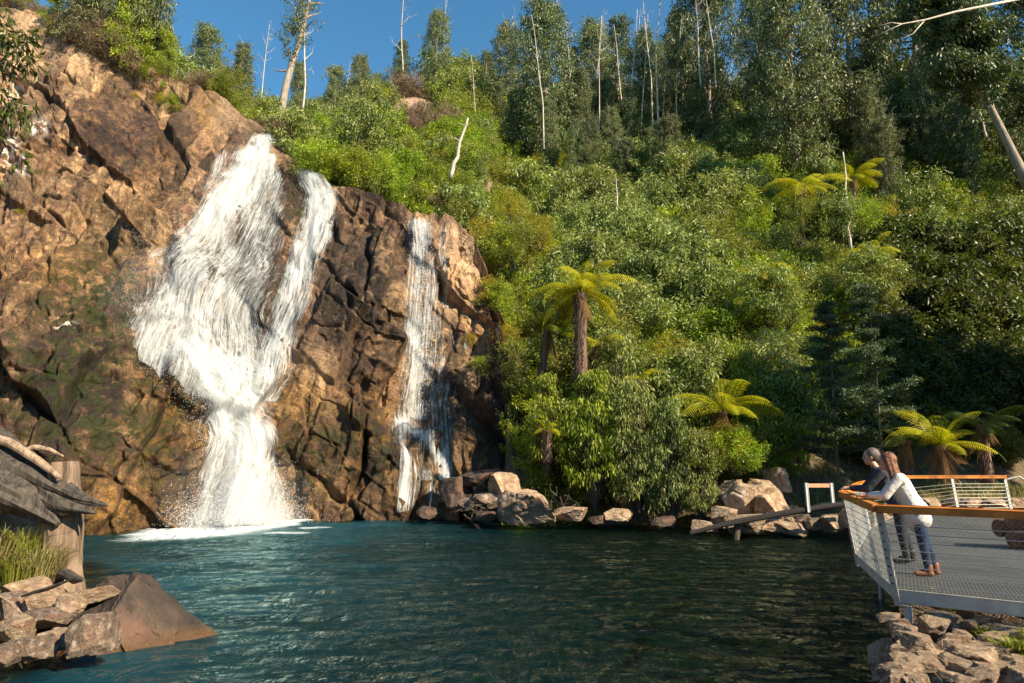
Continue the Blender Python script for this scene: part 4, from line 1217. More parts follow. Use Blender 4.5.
mid = [np.array(o0), np.array(V(955, 12, 43)), np.array(V(925, 20, 42.5)), np.array(o1), np.array(V(876, 36, 42))]
mid = [m_ - mid[0] for m_ in mid]
g.tube(mid, [.10, .08, .06, .045, .02], 6); g.tube([mid[2], mid[2] + np.array([-.9, 0, -1.0]), mid[2] + np.array([-2.2, 0, -1.6])], [.04, .03, .012], 5)
g.tube([mid[3], mid[3] + np.array([-.7, 0, .1]), mid[3] + np.array([-1.8, 0, -.2])], [.04, .025, .01], 5)
ob = g.obj('bare_branch', dead_wood, None, True); ob.location = o0; tag(ob, 'long bare pale branch reaching left from the big gum crown at upper right', 'branch')

# trees and bushes on top of the left cliff
def put_round(px, py_top, py_bot, Y, mi, lab, ws=1.0):
    top = V(px, py_top, Y); bot = V(px, py_bot, Y)
    s = (top.z - bot.z) / 8; place_tree(TROUND[mi], bot.x, Y, bot.z - .3, (s * ws, s * ws, s), rt.uniform(0, 6), lab, 'trees on the cliff top')
put_round(104, -50, 56, 44, 0, 'dark leafy tree on the cliff top, left of the pair at upper left', .9)
put_round(146, -70, 70, 45, 0, 'tall dark tree on the cliff top, right one of the pair', .62)
put_round(126, -20, 66, 43.5, 1, 'olive green tree squeezed between the two dark cliff-top trees', .9)
put_round(84, -22, 40, 43, 0, 'small dark tree at the left end of the cliff-top trees', 1.0)
put_round(58, -16, 30, 43, 1, 'bright green bushy tree low at the cliff top corner', 1.1)
put_round(165, 32, 86, 44, 1, 'bright small tree at the edge of the cliff beside the sky', .8)

def bush(kind, px, py, Y, size, lab, vi=0, grp=None, onz=None, name='shrub', zs=1.0):
    me, c = SH[kind][vi % len(SH[kind])]
    p = V(px, py, Y)
    e = empty(name, p, (0, 0, rt.uniform(0, 6.28)), (size, size, size * zs))
    tag(e, lab, 'shrub', grp)
    mesh_obj('foliage', me, e)
    key = me.name
    if key not in STEMS: STEMS[key] = stem_geo(c, np.random.default_rng(8)).mesh('stems', [bark_dark])
    mesh_obj('stems', STEMS[key], e)
    return e
STEMS = {}
def cliff_point(px, py):
    return grid_at(CBASE + CNR * CDISP[..., None], np.array([px]), np.array([py]))[0]
def cbush(kind, px, py, size, lab, vi=0, zs=1.0):
    p = cliff_point(px, py); return bush(kind, px, py, float(p[1]) + .1, size, lab, vi, 'small bushes rooted in the cliff', zs=zs)
cbush('bright', 151, 82, .62, 'small green bush on the sloping ledge beside the dry brush')
cbush('bright', 170, 112, .5, 'bright green tuft in the crack below the pale rock dome')
cbush('yellow', 160, 103, .4, 'yellow-green tuft left of the bright tuft below the rock dome')
cbush('olive', 168, 80, .45, 'olive bush at the left foot of the pale rock dome')
cbush('yellow', 135, 99, .22, 'tiny yellow tuft in the middle of the upper left cliff')
cbush('yellow', 20, 214, .28, 'flat mossy tuft on the ledge at the far left of the cliff', zs=.5)
cbush('yellow', 62, 152, .25, 'small moss tuft right of the white bird-like rock scar', zs=.5)
cbush('yellow', 37, 62, .25, 'small yellow tuft under the pale boulders of the cliff top')
for i, (px, py, s) in enumerate([(66, 38, .8), (80, 46, .9), (94, 54, .9), (108, 60, 1.0), (122, 68, .9), (135, 74, .8), (88, 34, 1.0), (112, 46, 1.0), (58, 30, .6)]):
    cbush('dry', px, py, s, ['leftmost clump of dry grey-brown brush on the cliff top', 'dry brush clump second from the left on the cliff top', 'dry brush clump above the blocky pale boulders', 'tall dry brush in the middle of the cliff top slope',
         'dry brush below the olive tree on the cliff top', 'lowest dry brush clump above the green ledge bush', 'dry brush against the small dark tree', 'dry brush at the foot of the two dark trees', 'tiny dry tuft by the pale boulders at top left'][i])
cbush('dry', 250, 148, .3, 'dry tuft by the lip of the falls', zs=.6)
cbush('bright', 498, 312, .7, 'bright bush hanging off the right end of the rock face, upper one')
cbush('yellow', 506, 345, .6, 'yellow-green bush hanging off the right end of the rock face')
cbush('olive', 512, 378, .8, 'olive bush on the right end of the rock face above the dark gully')
cbush('dark', 520, 410, .7, 'dark bush in the shadow of the gully right of the side cascade')
cbush('dry', 488, 300, .5, 'dry hanging brush right of the pale outcrop')
cbush('yellow', 470, 345, .35, 'mossy tuft on the rock right of the side cascade')
cbush('bright', 478, 372, .35, 'green tuft low on the rock right of the side cascade')
RB = [('bright', 330, 165, 46.0, .9), ('olive', 352, 172, 45, .95), ('bright', 378, 178, 44, 1.0), ('bright', 400, 196, 43.4, .8), ('olive', 420, 200, 43.4, .9), ('bright', 436, 214, 43.2, .6),
      ('blue', 365, 140, 50, 1.3), ('bright', 312, 152, 47.5, .8), ('yellow', 392, 204, 43.0, .45), ('dry', 440, 200, 43.5, .7), ('yellow', 480, 232, 42, .9), ('bright', 500, 250, 40.5, .9),
      ('yellow', 492, 290, 39.3, .8), ('olive', 515, 250, 40.5, 1.0), ('yellow', 510, 205, 45, 1.1), ('rust', 528, 236, 42, .9), ('yellow', 540, 232, 42, 1.0), ('bright', 462, 206, 44, .8)]
RL_ = ['bright green bush at the cliff rim right of the main falls lip', 'olive bush second along the rim right of the main falls', 'largest bright green bush on the rim above the wet rock face',
      'bright bush on the rim above the middle of the rock face', 'olive bush on the rim left of the side cascade lip', 'small green bush directly above the side cascade',
      'grey-blue bush behind the rim bushes above the main falls', 'small bright bush nearest the lip of the main falls', 'low yellowish tuft at the rim in front of the bright bushes',
      'dry brown brush behind the side cascade lip', 'yellow-green bush beside the pale outcrop right of the side cascade', 'bright bush on the slope right of the pale outcrop',
      'yellow-green bush hanging down the rock right of the pale outcrop', 'olive bush in the gully above the large tree fern', 'yellow-green bush on the slope above the pale outcrop',
      'rusty orange bush upper left of the large tree fern', 'golden bush above the fronds of the large tree fern', 'bright bush just above the pale outcrop']
for (k, px, py, Y, s), lab in zip(RB, RL_): bush(k, px, py + 14, Y, s, lab, rt.randrange(3), 'bushes along the cliff rim')

# weeping bright shrubs at the water edge
def weeping(name, seed, H, R, nc, per, L, Wd, material, down=1.3):
    rng = np.random.default_rng(seed)
    th = rng.uniform(0, 6.28, nc); zz = rng.uniform(.12, 1, nc); u = rng.uniform(.25, 1, nc) ** .6
    prof = np.interp(zz, [0, .3, .7, 1], [.75, 1, .8, .35])
    c = np.stack([np.cos(th) * u * R * prof, np.sin(th) * u * R * prof, zz * H], -1)
    g = Geo()
    for p in c[::3]: g.tube([np.array([0, 0, -.4]), np.array([p[0] * .4, p[1] * .4, p[2] * .6]), p], [.04, .03, .01], 4, False)
    per_ = per
    v, f, s = clumps(c, rng.uniform(.22, .38, nc), per_, L, Wd, rng, down=down, out=.6, spread=.6)
    return np_mesh('foliage', v, f, [material], fattr={'v': s}), g.mesh('stems', [bark_dark])
WP = weeping('weeping', 401, 5.0, 1.35, 130, 34, .24, .06, LM['bright'])
WP2 = weeping('weeping', 402, 5.0, 1.25, 130, 36, .20, .06, LM['blue'])
def wshrub(px, py_top, py_bot, Y, M_, lab, ws=1.0):
    t = V(px, py_top, Y); b_ = V(px, py_bot, Y); s = (t.z - b_.z) / 5.0
    e = empty('shrub', b_, (0, 0, rt.uniform(0, 6)), (s * ws, s * ws, s)); tag(e, lab, 'shrub', 'tall shrubs at the water edge')
    mesh_obj('foliage', M_[0], e); mesh_obj('stems', M_[1], e)
wshrub(595, 372, 500, 30.6, WP, 'bright green weeping shrub hanging over the shore below the large tree fern', .95)
wshrub(547, 375, 470, 31.2, WP, 'narrow bright weeping shrub left of the tree fern trunk, beside the dark gully', .8)
wshrub(640, 380, 512, 30.0, WP2, 'grey-green shrub at the water edge right of the bright weeping shrub', .9)
wshrub(672, 400, 522, 29.4, WP2, 'dark tangled shrub leaning over the water left of the shore boulders', .9)
wshrub(702, 430, 522, 29.0, WP2, 'low grey-green shrub touching the shore boulders', .9)
wshrub(620, 330, 440, 33, WP2, 'grey-green shrub behind the large tree fern trunk on its right', 1.1)
wshrub(745, 350, 480, 33, WP, 'tall light green shrub on the bank under the small tree fern', .9)
wshrub(790, 380, 478, 33.5, WP, 'light green shrub on the bank behind the white posts', .9)

# ---- tree ferns
def frond_mesh(seed, L, rise, droop, material, np_=30, pw=.48, side_droop=.25, dead=False):
    rng = np.random.default_rng(seed)
    k = 14; t = np.linspace(0, 1, k)
    a = math.radians(rise) - t ** 1.3 * math.radians(droop)
    st = L / (k - 1)
    xz = np.concatenate([[[0, 0]], np.cumsum(np.stack([np.cos(a[:-1]), np.sin(a[:-1])], -1) * st, 0)])
    vs, fs, sh, kk = [], [], [], 0
    for i in range(np_):
        u = (i + 1.2) / (np_ + 1.2)
        x = np.interp(u, t, xz[:, 0]); z = np.interp(u, t, xz[:, 1]); aa = np.interp(u, t, a)
        pl = pw * (math.sin(min(1, u * 1.05 + .12) * math.pi) ** .6) * rng.uniform(.85, 1.1)
        fw = np.array([math.cos(aa), 0, math.sin(aa)]); upv = np.array([-math.sin(aa), 0, math.cos(aa)])
        for sg in (-1, 1):
            d = fw * .35 + np.array([0, sg, 0]) * .95; d /= np.linalg.norm(d)
            dr = side_droop * (1.6 if dead else 1)
            w = L / np_ * .80
            p0 = np.array([x, 0, z]); n3 = 4
            for q in range(n3):
                u0, u1 = q / n3, (q + 1) / n3
                c0 = p0 + d * pl * u0 - upv * dr * pl * u0 ** 2; c1_ = p0 + d * pl * u1 - upv * dr * pl * u1 ** 2
                w0 = w * (1 - u0 * .75); w1 = w * .25 * (1 - u1 * .75)
                vs += [c0 - fw * w0 / 2, c1_ - fw * w1 / 2, c1_ + fw * w1 / 2, c0 + fw * w0 / 2]
                fs.append([kk, kk + 1, kk + 2, kk + 3]); kk += 4; sh.append(np.clip(.55 + rng.normal(0, .16) + u * .1, 0, 1))
    # rachis
    g = Geo(); g.tube(np.stack([xz[:, 0], xz[:, 0] * 0, xz[:, 1] - .004], -1), np.linspace(.022, .005, k), 4, False)
    rv = np.concatenate(g.v); rf = np.concatenate(g.f[4])
    vs = np.array(vs); v = np.concatenate([vs, rv]); f = np.concatenate([np.array(fs), rf + len(vs)])
    return np_mesh('frond', v, f, [material], fattr={'v': np.concatenate([sh, np.full(len(rf), .25)])})

FR = [frond_mesh(501 + i, 2.35, [50, 36, 20, 4][i], [115, 110, 98, 80][i], LM['fern'], pw=.55, side_droop=.45) for i in range(4)]
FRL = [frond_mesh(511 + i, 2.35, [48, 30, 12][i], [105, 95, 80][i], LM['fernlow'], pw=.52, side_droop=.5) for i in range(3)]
FRD = [frond_mesh(521 + i, 1.9, -66 - 10 * i, 14, LM['ferndry'], pw=.26, side_droop=.6, dead=True) for i in range(2)]

def tree_fern(px, py_crown, Y, th, R, lab, nf=15, seed=1, meshes=FR, dead=6, lean=0.0, trunk_r=.17, up=0.0, zoff=0.0, name='tree_fern'):
    rng = np.random.default_rng(seed)
    c = V(px, py_crown, Y)
    e = empty(name, (c.x - lean, c.y, c.z - th)); tag(e, lab, 'tree fern', None)
    g = Geo(); k = 8; t = np.linspace(0, 1, k)
    pts = np.stack([lean * t ** 1.5, 0 * t, t * th * 1.0 - .4 * (1 - t)], -1)
    g.tube(pts, np.interp(t, [0, .5, 1], [trunk_r * 1.25, trunk_r, trunk_r * 1.2]), 9)
    # fibrous mat and old leaf bases
    for i in range(int(40 * th)):
        h = rng.uniform(0, 1); an = rng.uniform(0, 6.28); rr = trunk_r * 1.02
        p = np.array([lean * h ** 1.5 + math.cos(an) * rr, math.sin(an) * rr, h * th])
        g.tube([p, p + np.array([math.cos(an) * .10, math.sin(an) * .10, -.22 * rng.uniform(.4, 1.9)])], [.026, .004], 3, False)
    g.obj('trunk', bark_fern, e, True)
    s = R / 2.0
    for i in range(nf):
        an = i / nf * 6.283 * 1.0 + rng.uniform(-.3, .3)
        f = mesh_obj('frond', meshes[rng.integers(len(meshes))], e)
        f.location = (lean + math.cos(an) * .08, math.sin(an) * .08, th + .05)
        f.rotation_euler = (rng.normal(0, .22), -up + rng.normal(0, .20), an); q = s * rng.uniform(.65, 1.15); f.scale = (q, q, q)
    for i in range(dead):
        an = i / max(1, dead) * 6.283 + rng.uniform(-.3, .3)
        f = mesh_obj('dead_frond', FRD[rng.integers(2)], e)
        f.location = (lean + math.cos(an) * .12, math.sin(an) * .12, th - .08)
        f.rotation_euler = (rng.normal(0, .3), rng.normal(.0, .12), an); q = s * rng.uniform(.5, .95); f.scale = (q, q * .8, q)
    return e
tree_fern(580, 293, 31.2, 4.3, 2.6, 'large tree fern with bright yellow-green fronds on a thick brown trunk over the shore', nf=22, seed=1, dead=5, trunk_r=.27)
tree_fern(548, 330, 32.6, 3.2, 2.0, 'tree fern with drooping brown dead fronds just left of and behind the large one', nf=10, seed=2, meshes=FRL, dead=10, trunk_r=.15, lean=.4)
tree_fern(596, 345, 33.4, 2.6, 1.8, 'smaller shaded tree fern tucked behind the trunk of the large one', nf=12, seed=3, meshes=FR, dead=2)
tree_fern(768, 276, 38, 2.6, 2.3, 'yellow tree fern with arching fronds in the scrub right of centre', nf=15, seed=4, dead=3)
tree_fern(870, 252, 42, 2.4, 1.9, 'small flat-topped yellow tree fern right of the arching one', nf=14, seed=5, dead=1)
tree_fern(803, 186, 46, 2.6, 3.2, 'wide tree fern high on the slope with a dark skirt, left of the pale stick', nf=14, seed=6, dead=9)
tree_fern(852, 178, 47, 2.6, 2.2, 'bright tree fern high on the slope just right of the pale stick', nf=14, seed=7, dead=5)
tree_fern(722, 410, 30.2, 1.7, 2.4, 'low broad tree fern spreading over the bank above the shore boulders', nf=15, seed=8, dead=10, meshes=FR)
tree_fern(640, 380, 32.5, 2.0, 1.1, 'little bright tree fern in the shade right of the large fern trunk', nf=9, seed=9, dead=0)
tree_fern(940, 445, 25.2, .8, 1.9, 'upright tree fern with yellow fronds behind the orange handrail', nf=15, seed=10, dead=14, meshes=FR, up=.35)
tree_fern(905, 440, 26.4, .9, 1.5, 'small fern with curled brown fronds left of the upright one behind the handrail', nf=9, seed=12, dead=8, meshes=FRL, up=.3)
tree_fern(982, 425, 25.6, 1.7, 1.7, 'tree fern with a long brown skirt of dead fronds behind the handrail', nf=10, seed=11, dead=20, meshes=FRL)
tree_fern(547, 430, 30.6, 1.0, 1.0, 'small fern clinging to the bank at the mouth of the dark gully', nf=8, seed=13, dead=2)

for px, py, Y, k, s, lab in [(768, 306, 36.8, 'blue', 1.0, 'grey-green bush hiding the foot of the arching yellow tree fern'), (786, 312, 37.2, 'olive', .9, 'olive bush right of the foot of the arching yellow tree fern'), (752, 310, 37, 'bright', .8, 'bright bush left of the foot of the arching yellow tree fern'),
        (870, 286, 40.8, 'blue', 1.0, 'grey-green bush under the flat-topped yellow tree fern'), (886, 284, 41, 'olive', .9, 'olive bush right of the flat-topped yellow tree fern'), (802, 226, 44.6, 'olive', 1.1, 'olive bush in front of the wide tree fern high on the slope'),
        (838, 224, 45, 'blue', 1.0, 'grey-green bush between the two tree ferns high on the slope'), (862, 218, 45.2, 'bright', 1.0, 'bright bush below the right one of the high tree ferns'), (705, 462, 29.2, 'olive', .7, 'olive bush beneath the low broad tree fern'),
        (738, 456, 29.2, 'bright', .7, 'bright bush at the right foot of the low broad tree fern'), (560, 300, 33, 'blue', .8, 'grey-green bush behind the left fronds of the large tree fern'), (725, 440, 29.4, 'yellow', .7, 'yellow-green bush under the fronds of the low broad tree fern')]:
    bush(k, px, py + 14, Y, s, lab, rt.randrange(3), 'bushes around the tree ferns')
# feathery wattle saplings
def sapling(px, py_top, py_bot, Y, lab, seed, R=1.5):
    rng = np.random.default_rng(seed)
    t = V(px, py_top, Y); b_ = V(px, py_bot, Y); H = t.z - b_.z
    e = empty('wattle_sapling', b_); tag(e, lab, 'sapling')
    g = Geo(); g.tube([(0, 0, -.3), (.05, 0, H * .5), (0, 0, H)], [.06, .04, .012], 5)
    cs, dd = [], []
    for i in range(34):
        h = H * (i + 2) / 36; an = rng.uniform(0, 6.28); L_ = R * (1.1 - h / H * .95) * rng.uniform(.6, 1.15)
        lb = limb((0, 0, h), (math.cos(an), math.sin(an), .25), L_, rng, 6, .15, .02)
        g.tube(lb, np.linspace(.014, .004, 7), 3, False)
        for q in range(1, 7):
            for _ in range(4): cs.append(lb[q] + rng.normal(0, .10, 3) * np.array([1, 1, .4])); 
    g.obj('trunk', bark_grey, e, True)
    v, f, s = clumps(np.array(cs), .22, 20, .15, .045, rng, down=.0, flat=.3)
    mesh_obj('foliage', np_mesh('foliage', v, f, [LM['wattle']], fattr={'v': s}), e)
sapling(883, 284, 470, 27.5, 'feathery wattle sapling with a thin straight stem behind the two people', 601, 1.75)
sapling(838, 300, 470, 30, 'darker feathery wattle sapling left of the one behind the people', 602, 2.0)

# foliage of a nearer tree reaching in at the left edge of the picture
def overhang(px, py, Y, n, spread, lab, seed):
    rng = np.random.default_rng(seed); c = V(px, py, Y)
    e = empty('overhanging_branch', c); tag(e, lab, 'branch')
    g = Geo(); b0 = np.array([-4.0, -.5, 1.2]); pts = [b0, b0 * .5 + np.array([0, 0, .3]), np.zeros(3)]
    g.tube(pts, [.04, .025, .01], 5)
    cs = []
    for i in range(n):
        p = np.array([rng.uniform(-3.2, .6), rng.normal(0, .5), rng.normal(0, spread)]); cs.append(p)
        a = pts[1] if p[0] < -1 else pts[2]
        g.tube([a, (a + p) / 2 + rng.normal(0, .1, 3), p], [.015, .01, .004], 3, False)
    g.obj('branch', bark_dark, e)
    v, f, s = clumps(np.array(cs), .36, 30, .30, .085, rng, down=.8, out=.6)
    mesh_obj('foliage', np_mesh('foliage', v, f, [LM['dark']], fattr={'v': s}), e)
overhang(-2, 62, 17, 60, .8, 'dark leafy branch reaching in over the upper left corner of the cliff', 611)
overhang(-8, 122, 17, 34, .55, 'smaller dark leafy branch below the upper one at the left edge', 612)
# ------------------------------------------------------------------ rocks
def boulder_mesh(name, seed, material, sub=5, planes=13, flat=.75, rough=1.0):
    rng = np.random.default_rng(seed)
    bm = bmesh.new(); bmesh.ops.create_icosphere(bm, subdivisions=sub, radius=1)
    v = np.array([x.co[:] for x in bm.verts]); f = np.array([[q.index for q in p.verts] for p in bm.faces]); bm.free()
    d = unit(v)
    pn = unit(rng.normal(0, 1, (planes, 3)) * np.array([1, 1, flat])); ph = rng.uniform(.62, .95, planes)
    pn = np.concatenate([pn, [[0, 0, 1], [0, 0, -1]]]); ph = np.concatenate([ph, [.72, .7]])
    dp = d @ pn.T
    r = np.where(dp > .05, ph / np.maximum(dp, .05), 9).min(1)
    r = np.minimum(r, 1.35)
    v = d * r[:, None]
    n1 = fbm(v * 2.2 + seed, 4, seed) * .05 + fbm(v * 7 + seed, 3, seed + 3) * .022
    h, c = facet(v * 1.7 + seed, seed + 5)
    v = v * (1 + rough * (n1 + .05 * h * sstep(c, 0, .15) - .03 * np.exp(-(c / .05) ** 2)))[:, None]
    return np_mesh(name, v, f, [material], smooth=False)

RM_tan = rock_mat('boulder_tan', False, base=((.22, .13, .07), (.46, .31, .19), (.68, .52, .36)), lichen=.4, wetline=True)
RM_brown = rock_mat('boulder_brown', False, base=((.022, .015, .012), (.055, .037, .027), (.12, .075, .048)), lichen=.0, wetline=True)
RM_grey = rock_mat('boulder_grey', False, base=((.10, .065, .045), (.24, .165, .115), (.42, .31, .22)), lichen=.5, wetline=True)
BT = [boulder_mesh('boulder', 700 + i, RM_tan) for i in range(7)]
BB = [boulder_mesh('boulder', 720 + i, RM_brown) for i in range(3)]
BG = [boulder_mesh('boulder', 740 + i, RM_grey) for i in range(4)]
rk = random.Random(12)

def rock(px, py, Y, w, h, mesh, lab, grp=None, rz=None, dep=1.0, name='boulder', tilt=.15, cat='boulder', sink=.0):
    """w,h = apparent size in pixels at that distance; (px,py) is the middle"""
    c = V(px, py, Y); k = Y / F / 2
    o = mesh_obj(name, mesh); o.location = (c.x, c.y, c.z - sink)
    o.scale = (w * k * 1.18, (w + h) / 2 * k * 1.18 * dep, h * k * 1.32)
    o.rotation_euler = (rk.uniform(-tilt, tilt), rk.uniform(-tilt, tilt), rk.uniform(-.5, .5) if rz is None else rz)
    tag(o, lab, cat, grp); return o

# the big pyramid boulder in the water at the left, with its own planes
def pyramid_boulder():
    rng = np.random.default_rng(5)
    bm = bmesh.new(); bmesh.ops.create_icosphere(bm, subdivisions=6, radius=1)
    v = np.array([x.co[:] for x in bm.verts]); f = np.array([[q.index for q in p.verts] for p in bm.faces]); bm.free()
    d = unit(v)
    pn = unit(np.array([[-.36, -.66, .84], [.72, -.50, .70], [.25, .8, .7], [-.7, .5, .7], [0, 0, -1], [.9, .1, .55], [-1, -.1, .45], [0.05, -1, .12], [.1, -.25, 1]]))
    ph = np.array([.40, .40, .50, .50, .5, .8, .95, .85, .47])
    dp = d @ pn.T
    r = np.minimum(np.where(dp > .04, ph / np.maximum(dp, .04), 9).min(1), 1.7)
    v = d * r[:, None]
    h, c = facet(v * 1.6, 88)
    h2, c2 = facet(v * 4.5 + 3, 92)
    v = v + d * (fbm(v * 2.0, 5, 3) * .06 + .10 * h * sstep(c, 0, .10) - .03 * np.exp(-(c / .03) ** 2) + .022 * h2 * sstep(c2, 0, .12) + fbm(v * 9, 3, 4) * .012)[:, None]
    return np_mesh('boulder', v, f, [RM_brown])
pc = at_z(143, 640, 0)
o = mesh_obj('boulder', pyramid_boulder()); o.location = (V(116, 610, 12.1).x, 12.1, .0); o.scale = (1.75, 1.5, 1.95); o.rotation_euler = (0, 0, -.12)
tag(o, 'big brown pyramid-shaped boulder standing in the water at the lower left', 'boulder')
rock(90, 634, 10.4, 36, 38, BG[0], 'squarish grey-tan boulder with pale lichen in front of the pyramid boulder', rz=.2, tilt=.05)
FRL_ = [(30, 648, 10.4, 36, 22, 'flat pale stone at the waterline left of the squarish boulder'), (58, 640, 10.6, 28, 20, 'small tan stone touching the squarish boulder on its left'),
        (18, 628, 10.9, 34, 24, 'wedge stone at the left edge above the flat pale one'), (47, 618, 11.2, 44, 18, 'long flat slab stone lying under the dry sticks'),
        (70, 604, 11.5, 40, 16, 'long thin slab leading up to the pyramid boulder'), (40, 602, 11.7, 30, 20, 'rounded ochre stone in the middle of the left rubble'),
        (10, 606, 11.6, 30, 26, 'tan stone at the left edge under the grass'), (92, 596, 11.9, 34, 14, 'flat stone at the foot of the weathered post'), (30, 588, 12.1, 36, 18, 'pale slab between the grass and the weathered post'),
        (6, 656, 10.1, 24, 20, 'lowest stone at the left edge of the frame')]
for i, (px, py, Y, w, h, lab) in enumerate(FRL_): rock(px, py, Y, w, h, BT[i % 7] if i % 3 else BG[i % 4], lab, 'stones on the left bank', name='stone', cat='stone')
for i in range(34):     # filler rubble
    px = rk.uniform(-60, 112); py = rk.uniform(586, 662); 
    if px > 66 and py > 612: continue
    Y = np.interp(py, [580, 662], [12.4, 10.2]); w = rk.uniform(8, 20)
    rock(px, py + 3, float(Y), w, w * rk.uniform(.5, .8), BT[rk.randrange(7)], 'small rubble stone among the larger stones of the left bank', 'small rubble on the left bank', name='stone', cat='stone')

# boulders along the far shore
SH_ = [(519, 507, 29.6, 50, 34, BT[0], 'large rounded tan boulder at the waterline below the dark gully'),
       (503, 486, 31.0, 30, 26, BT[1], 'blocky boulder standing on top behind the large rounded one'),
       (478, 478, 32.6, 34, 14, BB[0], 'flat dark slab boulder by the foot of the side cascade'),
       (455, 492, 32.8, 30, 30, BB[1], 'brown upright boulder right of the side cascade foot'),
       (425, 512, 32.4, 18, 10, BB[2], 'small ochre rock in the water at the side cascade foot'),
       (492, 500, 30.8, 26, 16, BG[1], 'grey boulder left of the large rounded tan one'),
       (484, 516, 29.6, 22, 10, BB[0], 'low dark rock at the waterline left of the large rounded tan one'),
       (470, 504, 31.2, 22, 14, BG[2], 'small grey rock between the cascade foot and the large rounded boulder'),
       (570, 514, 29.6, 36, 14, BT[2], 'low tan rock at the waterline under the weeping shrub'),
       (620, 515, 29.4, 26, 13, BT[3], 'tan rock at the waterline right of the weeping shrub'),
       (545, 518, 29.4, 16, 8, BG[3], 'tiny rock at the waterline beside the large rounded boulder'),
       (598, 520, 29.3, 18, 8, BB[1], 'dark low rock between two tan shore rocks'),
       (660, 522, 28.6, 24, 8, BB[2], 'dark low rock under the tangled shrub')]
for a in SH_: rock(*a[:6], a[6], 'boulders along the far shore')
SH2 = [(742, 502, 28.2, 44, 36, 0, 'tall cream boulder at the left of the shore boulder pile'), (768, 508, 27.8, 34, 32, 1, 'large cream boulder leaning in the middle of the pile'),
       (745, 524, 27.0, 42, 18, 2, 'wide cream boulder under the left end of the long pole'), (772, 522, 27.2, 28, 18, 3, 'cream boulder under the middle of the long pole'),
       (778, 481, 29.6, 20, 26, 4, 'pale pointed boulder at the top of the pile'), (762, 490, 28.8, 30, 18, 5, 'sloping pale boulder just below the pointed one'),
       (793, 528, 26.9, 30, 12, 6, 'flat tan rock at the waterline right of the pile'), (812, 524, 26.8, 14, 12, 0, 'round tan stone standing at the waterline'),
       (832, 524, 26.8, 26, 18, 1, 'tan boulder left of the platform corner'), (722, 516, 27.6, 26, 18, 2, 'cream boulder half hidden by the shrub at the left of the pile'),
       (852, 518, 26.5, 24, 18, 3, 'tan boulder directly behind the platform corner post'), (706, 526, 27.5, 22, 10, 4, 'low tan rock at the left end of the pile'),
       (876, 520, 24, 26, 18, 5, 'tan boulder seen between the posts beside the man'), (832, 506, 28.2, 22, 8, 6, 'small stone on the path by the white posts'),
       (790, 512, 28.6, 18, 12, 1, 'small pale boulder right of the leaning one'), (732, 488, 29.4, 22, 16, 3, 'pale boulder at the back left of the pile')]
for (px, py, Y, w, h, mi, lab) in SH2: rock(px, py, Y, w, h, BT[mi], lab, 'shore boulder pile beside the platform')
for i in range(26):
    px = rk.uniform(690, 880); py = rk.uniform(516, 530) ; w = rk.uniform(6, 13)
    rock(px, py, 27.0, w, w * .6, BT[rk.randrange(7)], 'small tan stone at the waterline of the bank left of the platform', 'small stones of the far bank', name='stone', cat='stone')
# border stones beyond the far rail
for i, (px, w) in enumerate([(905, 22), (928, 20), (950, 18), (968, 22), (989, 30), (1012, 22), (1036, 24)]):
    c = V(px, 503, 22.4)
    rock(px, 503, 22.4, w, 10, BT[i % 7], ['border stone nearest the man beyond the far rail', 'second border stone beyond the far rail', 'short border stone left of the middle rail post', 'border stone right of the middle rail post',
         'long flat pale border stone beyond the far rail', 'border stone by the end post of the far rail', 'border stone past the end of the far rail'][i], 'stones bordering the terrace', tilt=.08, name='stone', cat='stone')

# foreground rocks under the platform, lower right
FG = [(930, 668, 7.6, 90, 40, 'broad flat tan slab at the bottom edge right of the water'), (975, 660, 7.6, 80, 34, 'long tan slab in the middle of the lower right rocks'), (1012, 640, 7.9, 60, 30, 'tan slab at the right edge under the grass'),
      (900, 655, 8.1, 50, 34, 'leaning tan slab at the water edge in the lower right'), (940, 630, 8.5, 56, 22, 'pale slab directly under the platform beam'), (965, 618, 8.9, 44, 20, 'grey slab in the shade of the platform beam'),
      (954, 637, 8.2, 16, 22, 'small upright pale stone among the slabs'), (990, 628, 8.5, 22, 14, 'small pale stone in the green weeds'), (912, 632, 8.6, 34, 20, 'shaded rock at the foot of the steel leg'),
      (890, 676, 7.6, 44, 24, 'dark wet rock at the bottom edge of the frame in the water'), (1000, 676, 7.3, 60, 26, 'tan slab at the bottom right corner'), (958, 682, 7.2, 60, 22, 'slab cut by the bottom edge of the frame'),
      (920, 612, 9.4, 40, 16, 'shaded rock beneath the platform behind the steel leg')]
for i, (px, py, Y, w, h, lab) in enumerate(FG): rock(px, py, Y, w * .85, h * .85, BT[i % 7], lab, 'slabs on the lower right shore', dep=1.3, tilt=.12, name='rock_slab', cat='rock')
for i in range(80):
    px = rk.uniform(885, 1040); py = rk.uniform(622, 690); w = rk.uniform(10, 30)
    rock(px, py - 7, float(np.interp(py, [615, 690], [8.5, 6.9])), w, w * rk.uniform(.5, .8), BT[rk.randrange(7)], 'small tan stone wedged between the slabs of the lower right shore', 'small stones of the lower right shore', name='stone', cat='stone')

